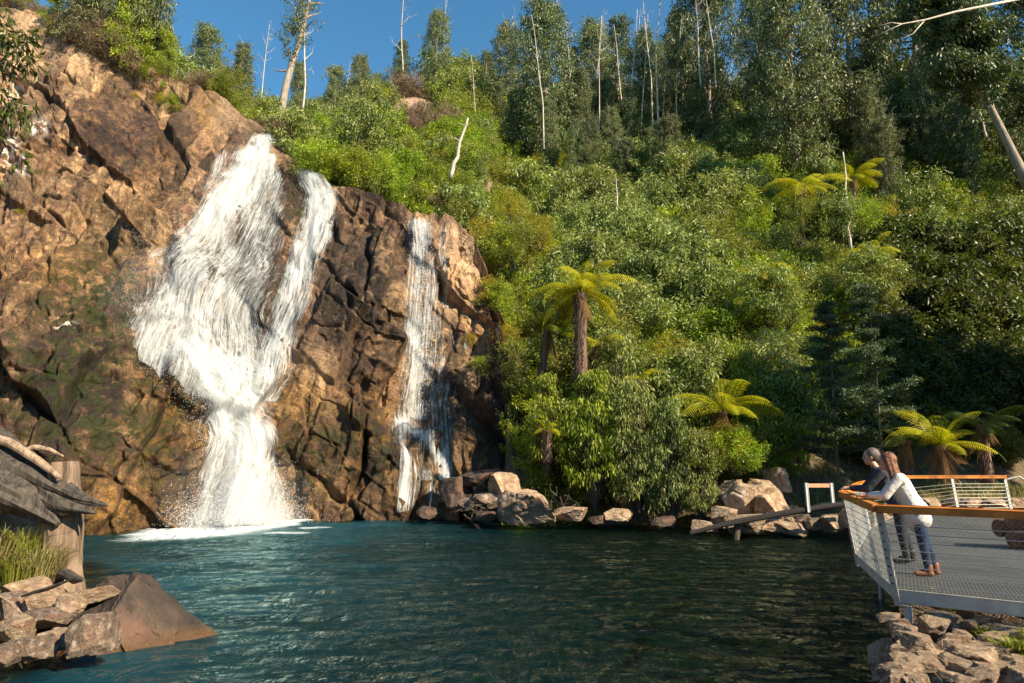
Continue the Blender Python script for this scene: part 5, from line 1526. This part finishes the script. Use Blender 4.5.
# ------------------------------------------------------------------ grass and weeds
def grass_tuft(name, seed, n, R, H, w, material, lean=.5):
    rng = np.random.default_rng(seed); vs = []; fs = []; sh = []
    for i in range(n):
        an = rng.uniform(0, 6.28); r = R * rng.uniform(0, 1) ** .7; b = np.array([math.cos(an) * r, math.sin(an) * r, -.03])
        h = H * rng.uniform(.5, 1.2); o_ = np.array([math.cos(an), math.sin(an), 0]) * lean * h * rng.uniform(.2, 1.2) + rng.normal(0, .12, 3) * h * np.array([1, 1, 0])
        s = np.array([-math.sin(an), math.cos(an), 0]) * w; k = len(vs)
        m = b + o_ * .35 + np.array([0, 0, h * .7]); t = b + o_ + np.array([0, 0, h * (1 - .25 * rng.uniform())])
        vs += [b - s, b + s, m + s * .8, m - s * .8, t + s * .1, t - s * .1]; fs += [[k, k + 1, k + 2, k + 3], [k + 3, k + 2, k + 4, k + 5]]; q = rng.uniform(); sh += [q, q]
    return np_mesh(name, np.array(vs), np.array(fs), [material], fattr={'v': sh})
gm_dry = leaf_mat('grass_straw', (.16, .13, .05), (.46, .38, .16), rough=.6, trans=.4)
gm_green = leaf_mat('grass_green', (.10, .13, .015), (.34, .36, .05), rough=.6, trans=.4)
GT = [grass_tuft('grass_tuft', 801, 260, .28, .55, .006, gm_dry, .8), grass_tuft('grass_tuft', 802, 240, .25, .5, .007, gm_green, .8)]
for i, (px, py, Y, s, k, lab) in enumerate([(14, 588, 12.3, 1.3, 1, 'green-yellow grass tuft at the left edge below the fallen log'), (34, 580, 12.5, 1.2, 0, 'dry grass tuft against the weathered post'),
        (-10, 572, 12.6, 1.5, 0, 'dry grass tuft cut by the left edge'), (22, 562, 12.9, 1.3, 1, 'green grass tuft just under the fallen log'), (50, 572, 12.8, .9, 0, 'small straw-coloured tuft at the left foot of the post')]):
    o = mesh_obj('grass_tuft', GT[k]); o.location = V(px, py, Y); o.scale = (s, s, s); tag(o, lab, 'grass tuft', 'grass on the left bank')
WD = grass_tuft('weeds', 803, 60, .10, .12, .010, gm_green, 1.0)
# low weeds on the right shore: uncountable
def weeds(name, n, region, lab, seed, src, smin, smax):
    r = np.random.default_rng(seed); v0 = np.zeros(len(src.vertices) * 3); src.vertices.foreach_get('co', v0); v0 = v0.reshape(-1, 3)
    f0 = np.array([list(p.vertices) for p in src.polygons]); a0 = np.zeros(len(f0)); src.attributes['v'].data.foreach_get('value', a0)
    vs, fs, ss, k = [], [], [], 0
    for i in range(n):
        p = region(r)
        if p is None: continue
        a = r.uniform(0, 6.28); s = r.uniform(smin, smax); R_ = np.array([[math.cos(a), -math.sin(a), 0], [math.sin(a), math.cos(a), 0], [0, 0, 1]])
        vs.append(v0 @ R_.T * s + np.array(p)); fs.append(f0 + k); ss.append(a0); k += len(v0)
    o = mesh_obj(name, np_mesh(name, np.concatenate(vs), np.concatenate(fs), list(src.materials), fattr={'v': np.concatenate(ss)})); tag(o, lab, name, kind='stuff'); return o
def reg_r(r):
    px = r.uniform(955, 1050); py = r.uniform(612, 650)
    if py > 622 + (px - 955) * .35 + r.normal(0, 5): return None
    p = at_z(px, py, 1.08); return (p.x, p.y, 1.06 + r.normal(0, .03))
weeds('weeds', 1500, reg_r, 'low green weeds between the slabs under the right end of the platform', 21, WD, .35, .9)
def reg_b(r):
    px = r.uniform(690, 1024); Y = r.uniform(29, 36) if r.uniform() < .6 else r.uniform(24, 30); x = (px - 512) / F * Y
    z = gz(x, Y)
    if z < .25: return None
    return (x, Y, z)
GL = grass_tuft('grass', 804, 40, .3, .6, .012, gm_dry, .8)
weeds('grass', 420, reg_b, 'dry grass and litter on the bank behind the platform and boulders', 22, GL, .4, 1.1)

# ------------------------------------------------------------------ fallen log, post and sticks on the left bank
log_m = bark('weathered_log', (.014, .012, .010), (.10, .08, .062))
log_tan = bark('weathered_tan', (.16, .10, .06), (.46, .33, .22))
def rough_log(name, pts, rad, m, seed, n=18, k=46, flat=1.0, groove=.16):
    rng = np.random.default_rng(seed); pts = np.array(pts, float); t = np.linspace(0, 1, len(pts)); q = np.linspace(0, 1, k)
    P_ = np.stack([np.interp(q, t, pts[:, i]) for i in range(3)], -1); r = np.interp(q, np.linspace(0, 1, len(rad)), rad)
    for _ in range(2): P_[1:-1] = (P_[:-2] + P_[1:-1] * 2 + P_[2:]) / 4
    g = Geo(); g.tube(P_ - P_[0], r, n, True); V_ = np.concatenate(g.v)
    an = np.tile(np.arange(n) / n * 6.283, k); ax = np.repeat(q, n); c = np.repeat(P_ - P_[0], n, 0)
    d = V_[:n * k] - c
    gr = fbm(np.stack([np.cos(an) * 2.2 + seed, np.sin(an) * 2.2, ax * 3.5], -1), 4, seed) * 1.0 + .5 * vnoise(np.stack([an * 3, ax * 2, ax * 0 + seed], -1), seed)
    V_[:n * k] = c + d * (1 + groove * 2 * gr)[:, None] * np.array([1, 1, flat])
    me = np_mesh(name, V_, [np.concatenate(a) for a in g.f.values()], [m], smooth=False)
    o = mesh_obj(name, me); o.location = P_[0]; return o
lg = empty('fallen_log', V(-30, 470, 13.4)); tag(lg, 'splintered grey fallen log sticking out over the left bank, with tan roots along its top', 'log')
def part_log(name, *a, **k):
    o = rough_log(name, *a, **k); o.parent = lg; o.location = Vector(o.location) - lg.location; return o
part_log('trunk', [V(-60, 450, 13.6), V(-10, 478, 13.4), V(30, 500, 13.2), V(58, 524, 13.0)], [.62, .55, .38, .05], log_m, 1, flat=.8, n=26, k=70)
part_log('splinter', [V(-20, 442, 13.8), V(20, 466, 13.5), V(50, 484, 13.3), V(80, 500, 13.1), V(108, 506, 13.0)], [.36, .34, .24, .12, .02], log_m, 2, n=20, k=70, groove=.22)
part_log('splinter', [V(30, 486, 13.3), V(58, 504, 13.1), V(96, 513, 12.95)], [.24, .17, .02], log_m, 3, n=16, groove=.25)
part_log('root', [V(-20, 434, 13.4), V(10, 443, 13.3), V(40, 462, 13.15), V(60, 478, 13.0)], [.09, .085, .075, .04], log_tan, 4, n=10, groove=.08)
part_log('root', [V(22, 452, 13.3), V(34, 447, 13.3), V(50, 450, 13.25), V(63, 456, 13.2)], [.05, .05, .045, .02], log_tan, 5, n=8, groove=.08)
o = rough_log('timber_post', [V(60, 600, 13.4), V(60, 550, 13.4), V(61, 500, 13.4), V(62, 462, 13.4)], [.38, .36, .34, .26], bark('stump_bark', (.10, .065, .045), (.30, .205, .135)), 6, n=22, k=60, groove=.12)
tag(o, 'thick weathered tan stump standing behind the fallen log on the left bank', 'stump')
o = rock(-6, 545, 13.9, 90, 60, BT[5], 'big tan bank rock behind the grass under the fallen log', None)
for (pts, r, lab, s) in [([(58, 582), (64, 572), (74, 578), (84, 580)], .09, 'charred dark wood chunk leaning on the stump foot', 7), ([(22, 596), (44, 590), (78, 577)], .03, 'dark thin stick under the charred chunk', 8),
                      ([(16, 618), (30, 634), (53, 652)], .028, 'pale straight stick lying across the left stones', 9), ([(0, 596), (14, 606), (24, 616)], .02, 'thin dry twig curling over the left stones', 10)]:
    Yb = 11.4 if pts[0][1] > 590 else 12.4
    o = rough_log('stick', [V(a, b_, Yb - i * .25) for i, (a, b_) in enumerate(pts)], [r * .7, r, r, r * .3], bark_dark if s in (7, 8) else log_tan, s, n=8, k=20)
    tag(o, lab, 'stick')

# ------------------------------------------------------------------ viewing platform
DZ = 1.45; RH = .90
steel = simple('galvanised_steel', (.55, .52, .46), .6, .12, 5, .0, .004)
wood_o = simple('orange_handrail_timber', (.60, .215, .035), .5, .26, 3, 0, .004)
cable_m = simple('steel_cable', (.55, .55, .52), .35, .05, 5, .6)
def deck_mat():
    m, n, l, b = mat('deck_mesh'); tc = n.new('ShaderNodeTexCoord'); o = tc.outputs['Object']
    f = noise(n, l, o, 1.2, 5, .6); r = ramp(n, [(.3, (.085, .09, .095)), (.7, (.15, .155, .155))]); l.new(f, r.inputs[0])
    sx = n.new('ShaderNodeSeparateXYZ'); l.new(o, sx.inputs[0])
    u = math_(n, l, 'ADD', math_(n, l, 'MULTIPLY', sx.outputs[0], 22), math_(n, l, 'MULTIPLY', sx.outputs[1], 12)); v = math_(n, l, 'SUBTRACT', math_(n, l, 'MULTIPLY', sx.outputs[0], 22), math_(n, l, 'MULTIPLY', sx.outputs[1], 12))
    g = math_(n, l, 'MINIMUM', math_(n, l, 'PINGPONG', u, .5), math_(n, l, 'PINGPONG', v, .5))
    h = ramp(n, [(.12, 1), (.2, 0)]); l.new(g, h.inputs[0])
    l.new(r.outputs[0], b.inputs['Base Color']); b.inputs['Roughness'].default_value = .6; b.inputs['Metallic'].default_value = .2
    l.new(math_(n, l, 'MULTIPLY_ADD', h.outputs[0], .6, .4), b.inputs['Alpha'])
    return m
A_ = at_z(897, 588, DZ); B_ = at_z(857, 553, DZ); C_ = at_z(871, 528, DZ); D_ = at_z(905, 511, DZ); E_ = at_z(1012, 510, DZ)
G_ = A_ + (at_z(1024, 601, DZ) - A_) * 1.9
far_r = Vector((E_.x + 2.2, E_.y + .4, DZ)); near_r = Vector((G_.x + 1.5, G_.y - .3, DZ))
plat = empty('viewing_platform', (A_.x, A_.y, 0)); tag(plat, 'steel viewing platform with mesh floor, cable balustrade and orange timber handrail', 'platform')
PL = Vector(plat.location)
loop = [A_, B_, C_, D_, E_, far_r, near_r, G_]
g = Geo(); n_ = len(loop)
top = [np.array(p - PL) for p in loop]
g.add(top + [p - np.array([0, 0, .012]) for p in top], np.zeros((0, 4), int).reshape(0, 4)) if 0 else None
bmd = bmesh.new(); vsd = [bmd.verts.new(p) for p in top]; bmd.faces.new(vsd); bmd.normal_update()
me = bpy.data.meshes.new('floor_mesh'); bmd.to_mesh(me); bmd.free(); me.materials.append(deck_mat()); mesh_obj('floor_mesh', me, plat)
# solid inner paving a few mm lower, inset from the open mesh border
cen = sum(loop, Vector()) / n_
bmd = bmesh.new(); vsd = [bmd.verts.new(tuple((cen + (p - cen) * .80) - PL + Vector((0, 0, -.03)))) for p in loop]; fz = bmd.faces.new(vsd)
ex = bmesh.ops.extrude_face_region(bmd, geom=[fz]); bmesh.ops.translate(bmd, verts=[q for q in ex['geom'] if isinstance(q, bmesh.types.BMVert)], vec=(0, 0, -.06)); bmesh.ops.recalc_face_normals(bmd, faces=bmd.faces)
me = bpy.data.meshes.new('floor_pan'); bmd.to_mesh(me); bmd.free(); me.materials.append(simple('floor_pan_steel', (.11, .115, .115), .7, .12, 3)); mesh_obj('floor_pan', me, plat)
def seg(name, p0, p1, w, h, m, off=Vector((0, 0, 0)), up=(0, 0, 1)):
    g = Geo(); g.beam(np.array(p0 - PL + off), np.array(p1 - PL + off), w, h, up); return g.obj(name, m, plat)
for p0, p1 in ((A_, G_), (A_, B_), (B_, C_), (C_, D_), (D_, E_)):
    d = (p1 - p0).normalized() * .03
    seg('edge_beam', p0 - d * 0, p1 - d, .06, .16 if p0 is A_ and p1 is G_ else .14, steel, Vector((0, 0, -.085 if p0 is A_ and p1 is G_ else -.075)))
# leaning posts
def outdir(i):
    p = loop[i]; q = p - cen; q.z = 0; return q.normalized()
posts = []
def rail_post(p, o_, name='post', r=.05):
    base = p + Vector((0, 0, -.20)); tp = p + o_ * .17 + Vector((0, 0, RH - .03))
    g = Geo(); g.beam(np.array(base - PL), np.array(tp - PL), .09, .035, np.array(o_)); ob = g.obj(name, steel, plat)
    g = Geo()
    for k in range(8):
        c = base + (tp - base) * (.24 + k * .09); g.tube([np.array(c - PL - o_ * .03), np.array(c - PL + o_ * .03)], [.010, .010], 6)
    g.obj('cable_fixing', bark_dark, ob)
    return tp
oA = Vector((-.95, -.30, 0)).normalized(); oB = Vector((-.85, .1, 0)); oC = Vector((-.6, .6, 0)); oD = Vector((-.1, .9, 0)); oE = Vector((.0, .9, 0)); oG = Vector((-.7, -.72, 0))
stations = [(G_, oG), (A_, oA), (B_, oB), (C_, oC), (D_ + (E_ - D_) * .5, oD), (E_, oE)]
tops = [rail_post(p, o_) for p, o_ in stations]
tops[0] = tops[0]
# steel leg under the near corner
g = Geo(); Lp = A_ + (G_ - A_).normalized() * .12; g.tube([np.array(Lp - PL) + np.array([0, .05, -.2]), np.array(Lp - PL) + np.array([.0, .05, -1.5])], [.045, .045], 12); g.obj('leg', steel, plat)
for p in (C_,): g = Geo(); g.tube([np.array(p - PL) + np.array([.1, 0, -.1]), np.array(p - PL) + np.array([.1, 0, -2.2])], [.045, .045], 12); g.obj('leg', steel, plat)
rail_pts = [tops[0], tops[1], tops[2], tops[3], stations[3][0] * 0 + tops[4] + (tops[4] - tops[5]) * .95, tops[5]]
rail_pts = [tops[0], tops[1], tops[2], tops[3], Vector((D_.x, tops[4].y, tops[4].z)), tops[5]]
for p0, p1 in zip(rail_pts[:-1], rail_pts[1:]):
    d = (p1 - p0).normalized()
    seg('handrail', p0 - d * .02, p1 + d * .02, .15, .095, wood_o, Vector((0, 0, .05)))
for (p0, q0), (p1, q1) in zip([(stations[i][0], tops[i]) for i in range(5)], [(stations[i + 1][0], tops[i + 1]) for i in range(5)]):
    for k in range(8):
        u = .24 + k * .09
        b0 = p0 + Vector((0, 0, -.2)); b1 = p1 + Vector((0, 0, -.2)); a = b0 + (q0 - b0) * u; b_ = b1 + (q1 - b1) * u
        g = Geo(); g.tube([np.array(a - PL), np.array(b_ - PL)], [.005, .005], 5, False); g.obj('cable', cable_m, plat)
# wire mesh infill between the leaning posts
def mesh_panel(b0, q0, b1, q1, sp=.06, r=.0010):
    b0, q0, b1, q1 = [np.array(x - PL) for x in (b0, q0, b1, q1)]
    L_ = np.linalg.norm(b1 - b0); H = np.linalg.norm(q0 - b0); n = int((L_ + H) / sp); g = Geo()
    pt = lambda s, t: (b0 * (1 - t) + q0 * t) * (1 - s) + (b1 * (1 - t) + q1 * t) * s
    for i in range(1, n):
        d = i * sp
        for flip in (0, 1):
            s0, t0 = (d, 0) if d < L_ else (L_, d - L_); s1, t1 = (0, d) if d < H else (d - H, H)
            a, b_ = (s0 / L_, t0 / H), (s1 / L_, t1 / H)
            if flip: a, b_ = (1 - a[0], a[1]), (1 - b_[0], b_[1])
            g.tube([pt(*a), pt(*b_)], [r, r], 3, False)
    g.obj('mesh_panel', cable_m, plat)
for i in (0, 1, 2):
    (p0, _), (p1, _) = stations[i], stations[i + 1]; q0, q1 = tops[i], tops[i + 1]; dn = Vector((0, 0, -.02))
    mesh_panel(p0 + dn, q0, p1 + dn, q1)
# return of the handrail at the far right
g = Geo(); e0 = tops[5] - PL
g.tube([np.array(e0) + np.array([.05, 0, -.02]), np.array(e0) + np.array([.35, -.1, .06]), np.array(e0) + np.array([.9, -.2, -.35])], [.03, .03, .03], 8); g.obj('handrail_end', steel, plat)

# round-log bench on the platform at the right edge
bn = empty('log_bench', at_z(1012, 549, DZ)); tag(bn, 'brown round-log bench on the platform, cut by the right edge of the frame', 'bench')
log_brown = bark('bench_log', (.09, .04, .022), (.27, .13, .075))
for (dx, dy, dz, nm) in ((.0, .0, .17, 'log'), (0.03, .02, .46, 'log'), (0.0, .32, .31, 'log')):
    g = Geo(); g.tube([(dx, dy, dz), (dx + .02, dy, dz), (dx + 1.8, dy - .5, dz), (dx + 1.82, dy - .5, dz)], [.135, .15, .15, .135], 18); g.obj(nm, log_brown, bn, True)
for k in (.25, 1.5):
    g = Geo(); g.beam((k, .1 - k * .28, 0.0), (k, .1 - k * .28, .60), .12, .2, (1, 0, 0)); g.obj('leg', log_brown, bn)

# long dark pole across the shore boulders, and its prop
o = rough_log('pole', [V(690, 533, 25.6), V(730, 523, 25.6), V(790, 512, 25.6), V(845, 504, 25.6), V(868, 498, 25.8)], [.07, .10, .11, .10, .08], simple('dark_pole', (.018, .014, .012), .85), 15, n=12, k=40, groove=.05)
tag(o, 'long dark fallen pole slanting across the shore boulders into the water', 'pole')
o = rough_log('short_post', [V(736, 540, 25.9), V(738, 520, 25.9)], [.13, .12], bark_dark, 16, n=10, k=14, groove=.08); tag(o, 'short dark post in the water holding up the long fallen pole', 'post')
# white posts with a pinkish rail on the path
bar = empty('path_barrier', V(818, 503, 25.5)); tag(bar, 'low barrier of two white posts joined by an orange-pink rail on the path', 'barrier')
BL = Vector(bar.location); white = simple('white_paint', (.70, .68, .64), .6, .06, 5); pink = simple('pinkish_rail', (.62, .27, .16), .6, .08, 5)
a0, a1 = V(808, 505, 25.5), V(806, 483, 25.5); b0, b1 = V(833, 501, 25.9), V(831, 483, 25.9)
for x0, x1 in ((a0, a1), (b0, b1)):
    g = Geo(); g.beam(np.array(x0 - BL) - np.array([0, 0, .25]), np.array(x1 - BL), .11, .11, (0, 1, 0)); g.obj('post', white, bar)
g = Geo(); g.beam(np.array(a1 - BL) + np.array([.06, -.0, -.09]), np.array(b1 - BL) + np.array([-.06, 0, -.09]), .05, .14); g.obj('rail', pink, bar)
# roots / twig litter at the shore
for i, (px, py, Y, lab) in enumerate([(478, 510, 30.2, 'tangle of dry roots between the rocks left of the large rounded boulder'), (560, 506, 30.0, 'tangle of dry roots right of the large rounded boulder')]):
    rng = np.random.default_rng(40 + i); g = Geo()
    for k in range(26): g.tube(limb((rng.normal(0, .5), rng.normal(0, .3), rng.normal(0, .2)), (rng.normal(), rng.normal() * .5, rng.normal() * .7), rng.uniform(.5, 1.6), rng, 6, .5), np.linspace(.03, .008, 7), 4, False)
    o = g.obj('roots', bark_dark); o.location = V(px, py, Y); tag(o, lab, 'roots')

# fallen leaves on the platform floor
rl = np.random.default_rng(77); pp_ = []
while len(pp_) < 260:
    x, y = rl.uniform(4.2, 13), rl.uniform(6.8, 19.5)
    ins = False; j = len(loop) - 1
    for i in range(len(loop)):
        a, b_ = loop[i], loop[j]
        if (a.y > y) != (b_.y > y) and x < (b_.x - a.x) * (y - a.y) / (b_.y - a.y) + a.x: ins = not ins
        j = i
    if ins: pp_.append((x, y, DZ + .012 + rl.uniform(0, .01)))
v, f = leaves(np.array(pp_), np.stack([rl.normal(0, 1, 260), rl.normal(0, 1, 260), rl.normal(0, .08, 260)], -1), rl.uniform(.05, .12, 260), .035, rl)
v[:, 2] = DZ + .010 + np.abs(v[:, 2] - DZ - .01) * .3
tag(mesh_obj('leaf_litter', np_mesh('leaf_litter', v, f, [LM['rust']], fattr={'v': rl.uniform(0, 1, len(f))})), 'dry fallen leaves scattered over the platform floor', 'leaf litter', kind='stuff')
# ------------------------------------------------------------------ people
def blob_body(name, caps, m, voxel, parent=None, smooth_it=6, ell=()):
    """one continuous surface from tapered limbs: voxel-remeshed union"""
    g = Geo()
    for (p0, r0, p1, r1) in caps:
        p0 = np.array(p0, float); p1 = np.array(p1, float); L_ = np.linalg.norm(p1 - p0); t = (p1 - p0) / (L_ + 1e-9)
        k = 7; pts, rr = [], []
        for q in range(k): a = q / (k - 1) * math.pi / 2; pts.append(p0 - t * r0 * math.cos(a)); rr.append(max(r0 * math.sin(a), r0 * .06))
        for q in range(1, 4): pts.append(p0 + (p1 - p0) * q / 4); rr.append(r0 + (r1 - r0) * q / 4)
        for q in range(k): a = q / (k - 1) * math.pi / 2; pts.append(p1 + t * r1 * math.sin(a)); rr.append(max(r1 * math.cos(a), r1 * .06))
        g.tube(pts, rr, 14)
    for (c, r, rot) in ell:
        bm = bmesh.new(); bmesh.ops.create_icosphere(bm, subdivisions=3, radius=1)
        v = np.array([x.co[:] for x in bm.verts]) * np.array(r); f = np.array([[q.index for q in p.verts] for p in bm.faces]); bm.free()
        R_ = np.array(Matrix.Rotation(rot[2], 3, 'Z') @ Matrix.Rotation(rot[1], 3, 'Y') @ Matrix.Rotation(rot[0], 3, 'X'))
        g.add(v @ R_.T + np.array(c), f)
    o = g.obj(name, m, parent, True)
    rm = o.modifiers.new('skin', 'REMESH'); rm.mode = 'VOXEL'; rm.voxel_size = voxel; rm.use_smooth_shade = True
    sm = o.modifiers.new('soft', 'SMOOTH'); sm.iterations = smooth_it; sm.factor = .5
    return o

skin_m = simple('skin', (.56, .32, .22), .5, .06, 12)
hair_b = simple('hair_auburn', (.19, .075, .035), .6, .45, 30, bmp=.012, bs=1)
hair_g = simple('hair_grey', (.13, .10, .08), .6, .3, 30)
shirt_w = simple('white_shirt', (.72, .69, .64), .9, .06, 3, bmp=.03, bs=3)
jacket = simple('dark_grey_jacket', (.035, .042, .055), .9, .2, 4, bmp=.03, bs=3)
jean = simple('blue_jeans', (.022, .045, .095), .9, .35, 5, bmp=.02, bs=4)
trouser = simple('dark_trousers', (.014, .018, .028), .85, .2, 12)
boot = simple('brown_boots', (.26, .10, .045), .5, .15, 14)
shoe_d = simple('dark_shoes', (.03, .025, .022), .5, .15, 14)

def make_person(loc, face, lean, hair, top, bottom, shoes, label, female, scale=1.0, look=0.0):
    """local frame: +x is where the person faces (towards the rail); feet at x=0, leaning with forearms on the rail"""
    e = empty('person', loc, (0, 0, face), scale); tag(e, label, 'person')
    hip = np.array([.20 * lean + .02, 0, .86]); chest = np.array([.40 * lean + .08, 0, 1.22]); neck = np.array([.50 * lean + .10, 0, 1.37]); head = np.array([.56 * lean + .13, 0, 1.53])
    sw = .165 if female else .19; hw = .095 if female else .09
    A, E2 = [], []
    # torso, neck
    A += [(hip + [0, -.05, 0], .125, hip + [0, .05, 0], .125), (hip, .115, (hip + chest) / 2, .105), ((hip + chest) / 2, .105, chest, .125), (chest + [0, -sw * .6, .08], .075, chest + [0, sw * .6, .08], .075), (chest, .12, neck, .055), (neck, .052, head - [0, 0, .05], .05)]
    legs = {}
    for s in (-1, 1):
        kn = np.array([.07 + .05 * (s > 0), s * .10, .47]); an_ = np.array([-.02 + .10 * (s > 0), s * .10, .09])
        A += [(hip + [0, s * hw, -.02], .088, kn, .058), (kn, .056, an_, .04), (an_ - [0, 0, .04], .036, an_ + [.15, s * .02, -.055], .028)]
        legs[s] = (kn, an_)
    arms = {}
    for s in (-1, 1):
        sh_ = chest + np.array([.02, s * sw, .09]); el = np.array([.54, s * .20, 1.06]); wr = np.array([.76, s * .06, 1.065])
        A += [(sh_, .052, el, .04), (el, .038, wr, .026)]
        arms[s] = (sh_, el, wr)
        # palm and fingers, clasped loosely
        pal = wr + np.array([.075, -s * .02, -.005]); A += [(wr, .026, pal, .030), (pal + [0, -.018, 0], .020, pal + [0, .018, 0], .020)]
        for k in range(4):
            b0 = pal + np.array([.022, (k - 1.5) * .017, .0]); l_ = [.030, .034, .032, .025][k]
            m1 = b0 + np.array([l_ * .9, -s * .004, -.012]); m2 = m1 + np.array([l_ * .35, -s * .004, -l_ * .8])
            A += [(b0, .0095, m1, .0085), (m1, .0085, m2, .0072)]
        tb_ = pal + np.array([-.02, -s * .028, .005]); A += [(tb_, .012, tb_ + np.array([.035, -s * .020, .006]), .009)]
    # head: skull, jaw, nose, ears, brow
    c, s_ = math.cos(look), math.sin(look); fx = np.array([c, s_, 0]); fy = np.array([-s_, c, 0])
    E2 = [(head + [0, 0, .025], (.098, .076, .108), (0, 0, look)), (head + fx * .03 + [0, 0, -.055], (.062, .052, .062), (0, 0, look)), (head + fx * .097 + [0, 0, -.012], (.020, .013, .024), (0, 0, look)),
          (head + fx * .085 + [0, 0, .022], (.018, .048, .012), (0, 0, look)), (head + fx * .086 + [0, 0, -.052], (.014, .026, .010), (0, 0, look))]
    for s in (-1, 1): E2.append((head + fy * s * .078 + [0, 0, .0], (.018, .009, .03), (0, 0, look)))
    body = blob_body('body', A, skin_m, .0065, e, 4, E2)
    ew = simple('eye', (.04, .03, .025), .2, .05, 10) if 'eye' not in bpy.data.materials else bpy.data.materials['eye']
    for s in (-1, 1):
        g = Geo(); bm = bmesh.new(); bmesh.ops.create_icosphere(bm, subdivisions=2, radius=.011)
        v = np.array([x.co[:] for x in bm.verts]); f = np.array([[q.index for q in p.verts] for p in bm.faces]); bm.free()
        g.add(v + head + fx * .088 + fy * s * .03 + [0, 0, .006], f); g.obj('eye', ew, e, True)
    # hair
    H_ = [(head - fx * .030 + [0, 0, .042], (.112, .091, .112), (0, 0, look))]
    HC = []
    if female:
        for (dy, dx, r0) in ((-.045, -.05, .05), (.0, -.075, .055), (.045, -.05, .05), (-.07, -.01, .035), (.07, -.01, .035)):
            p0 = head + fx * dx + fy * dy + [0, 0, .03]; p1 = head + fx * (dx - .03) + fy * dy * 1.15 + [-.01, 0, -.15]; p2 = p1 + np.array([-.0, 0, -.13])
            HC += [(p0, r0, p1, r0 * .95), (p1, r0 * .95, p2, r0 * .4)]
    blob_body('hair', HC, hair, .009, e, 2, H_)
    # top: follows torso and arms, open at neck and cuffs
    T = [(hip + [0, -.05, .02], .145, hip + [0, .05, .02], .145), (hip + [0, 0, .02], .14, (hip + chest) / 2, .13), ((hip + chest) / 2, .13, chest, .145), (chest + [0, -sw * .7, .08], .088, chest + [0, sw * .7, .08], .088), (chest, .135, neck - [0, 0, .03], .075)]
    if female: T += [(hip + [-.02, -.05, -.10], .150, hip + [-.02, .05, -.10], .150), (hip + [.03, 0, -.16], .13, hip + [.03, 0, -.02], .14)]
    for s in (-1, 1):
        sh_, el, wr = arms[s]; T += [(sh_, .068, el, .056), (el, .054, el + (wr - el) * (.80 if female else .86), .044)]
    blob_body('shirt' if female else 'jacket', T, top, .011, e, 5)
    J = [(hip + [0, -.045, -.04], .118, hip + [0, .045, -.04], .118)]
    for s in (-1, 1):
        kn, an_ = legs[s]; J += [(hip + [0, s * hw, -.05], .094, kn, .070), (kn, .069, an_ + [0, 0, .01], .052)]
    blob_body('jeans' if female else 'trousers', J, bottom, .010, e, 4)
    for s in (-1, 1):
        kn, an_ = legs[s]
        blob_body('shoe', [(an_ + [0, 0, .05], .054, an_ + [0, 0, -.03], .05), (an_ + [-.02, 0, -.045], .043, an_ + [.15, s * .02, -.052], .036)], shoes, .007, e, 3)
    return e
ab = (tops[2] - tops[1]); perp = math.atan2(ab.x, -ab.y)
fd = Vector((-ab.y, ab.x, 0)).normalized()        # outward from the deck over the water
if fd.x > 0: fd = -fd
fa = math.atan2(fd.y, fd.x)
def by_rail(t, back=.86):
    p = tops[1] + ab * t; q = p - fd * back; return Vector((q.x, q.y, DZ + .012))
make_person(by_rail(.34, .76), fa - .10, .62, hair_b, shirt_w, jean, boot, 'woman with long auburn hair in a white shirt and blue jeans leaning on the handrail', True, .94, look=-.1)
make_person(by_rail(.72, .74), fa - .05, .55, hair_g, jacket, trouser, shoe_d, 'man with short grey hair in a dark jacket leaning on the handrail beyond the woman', False, .98, look=.05)
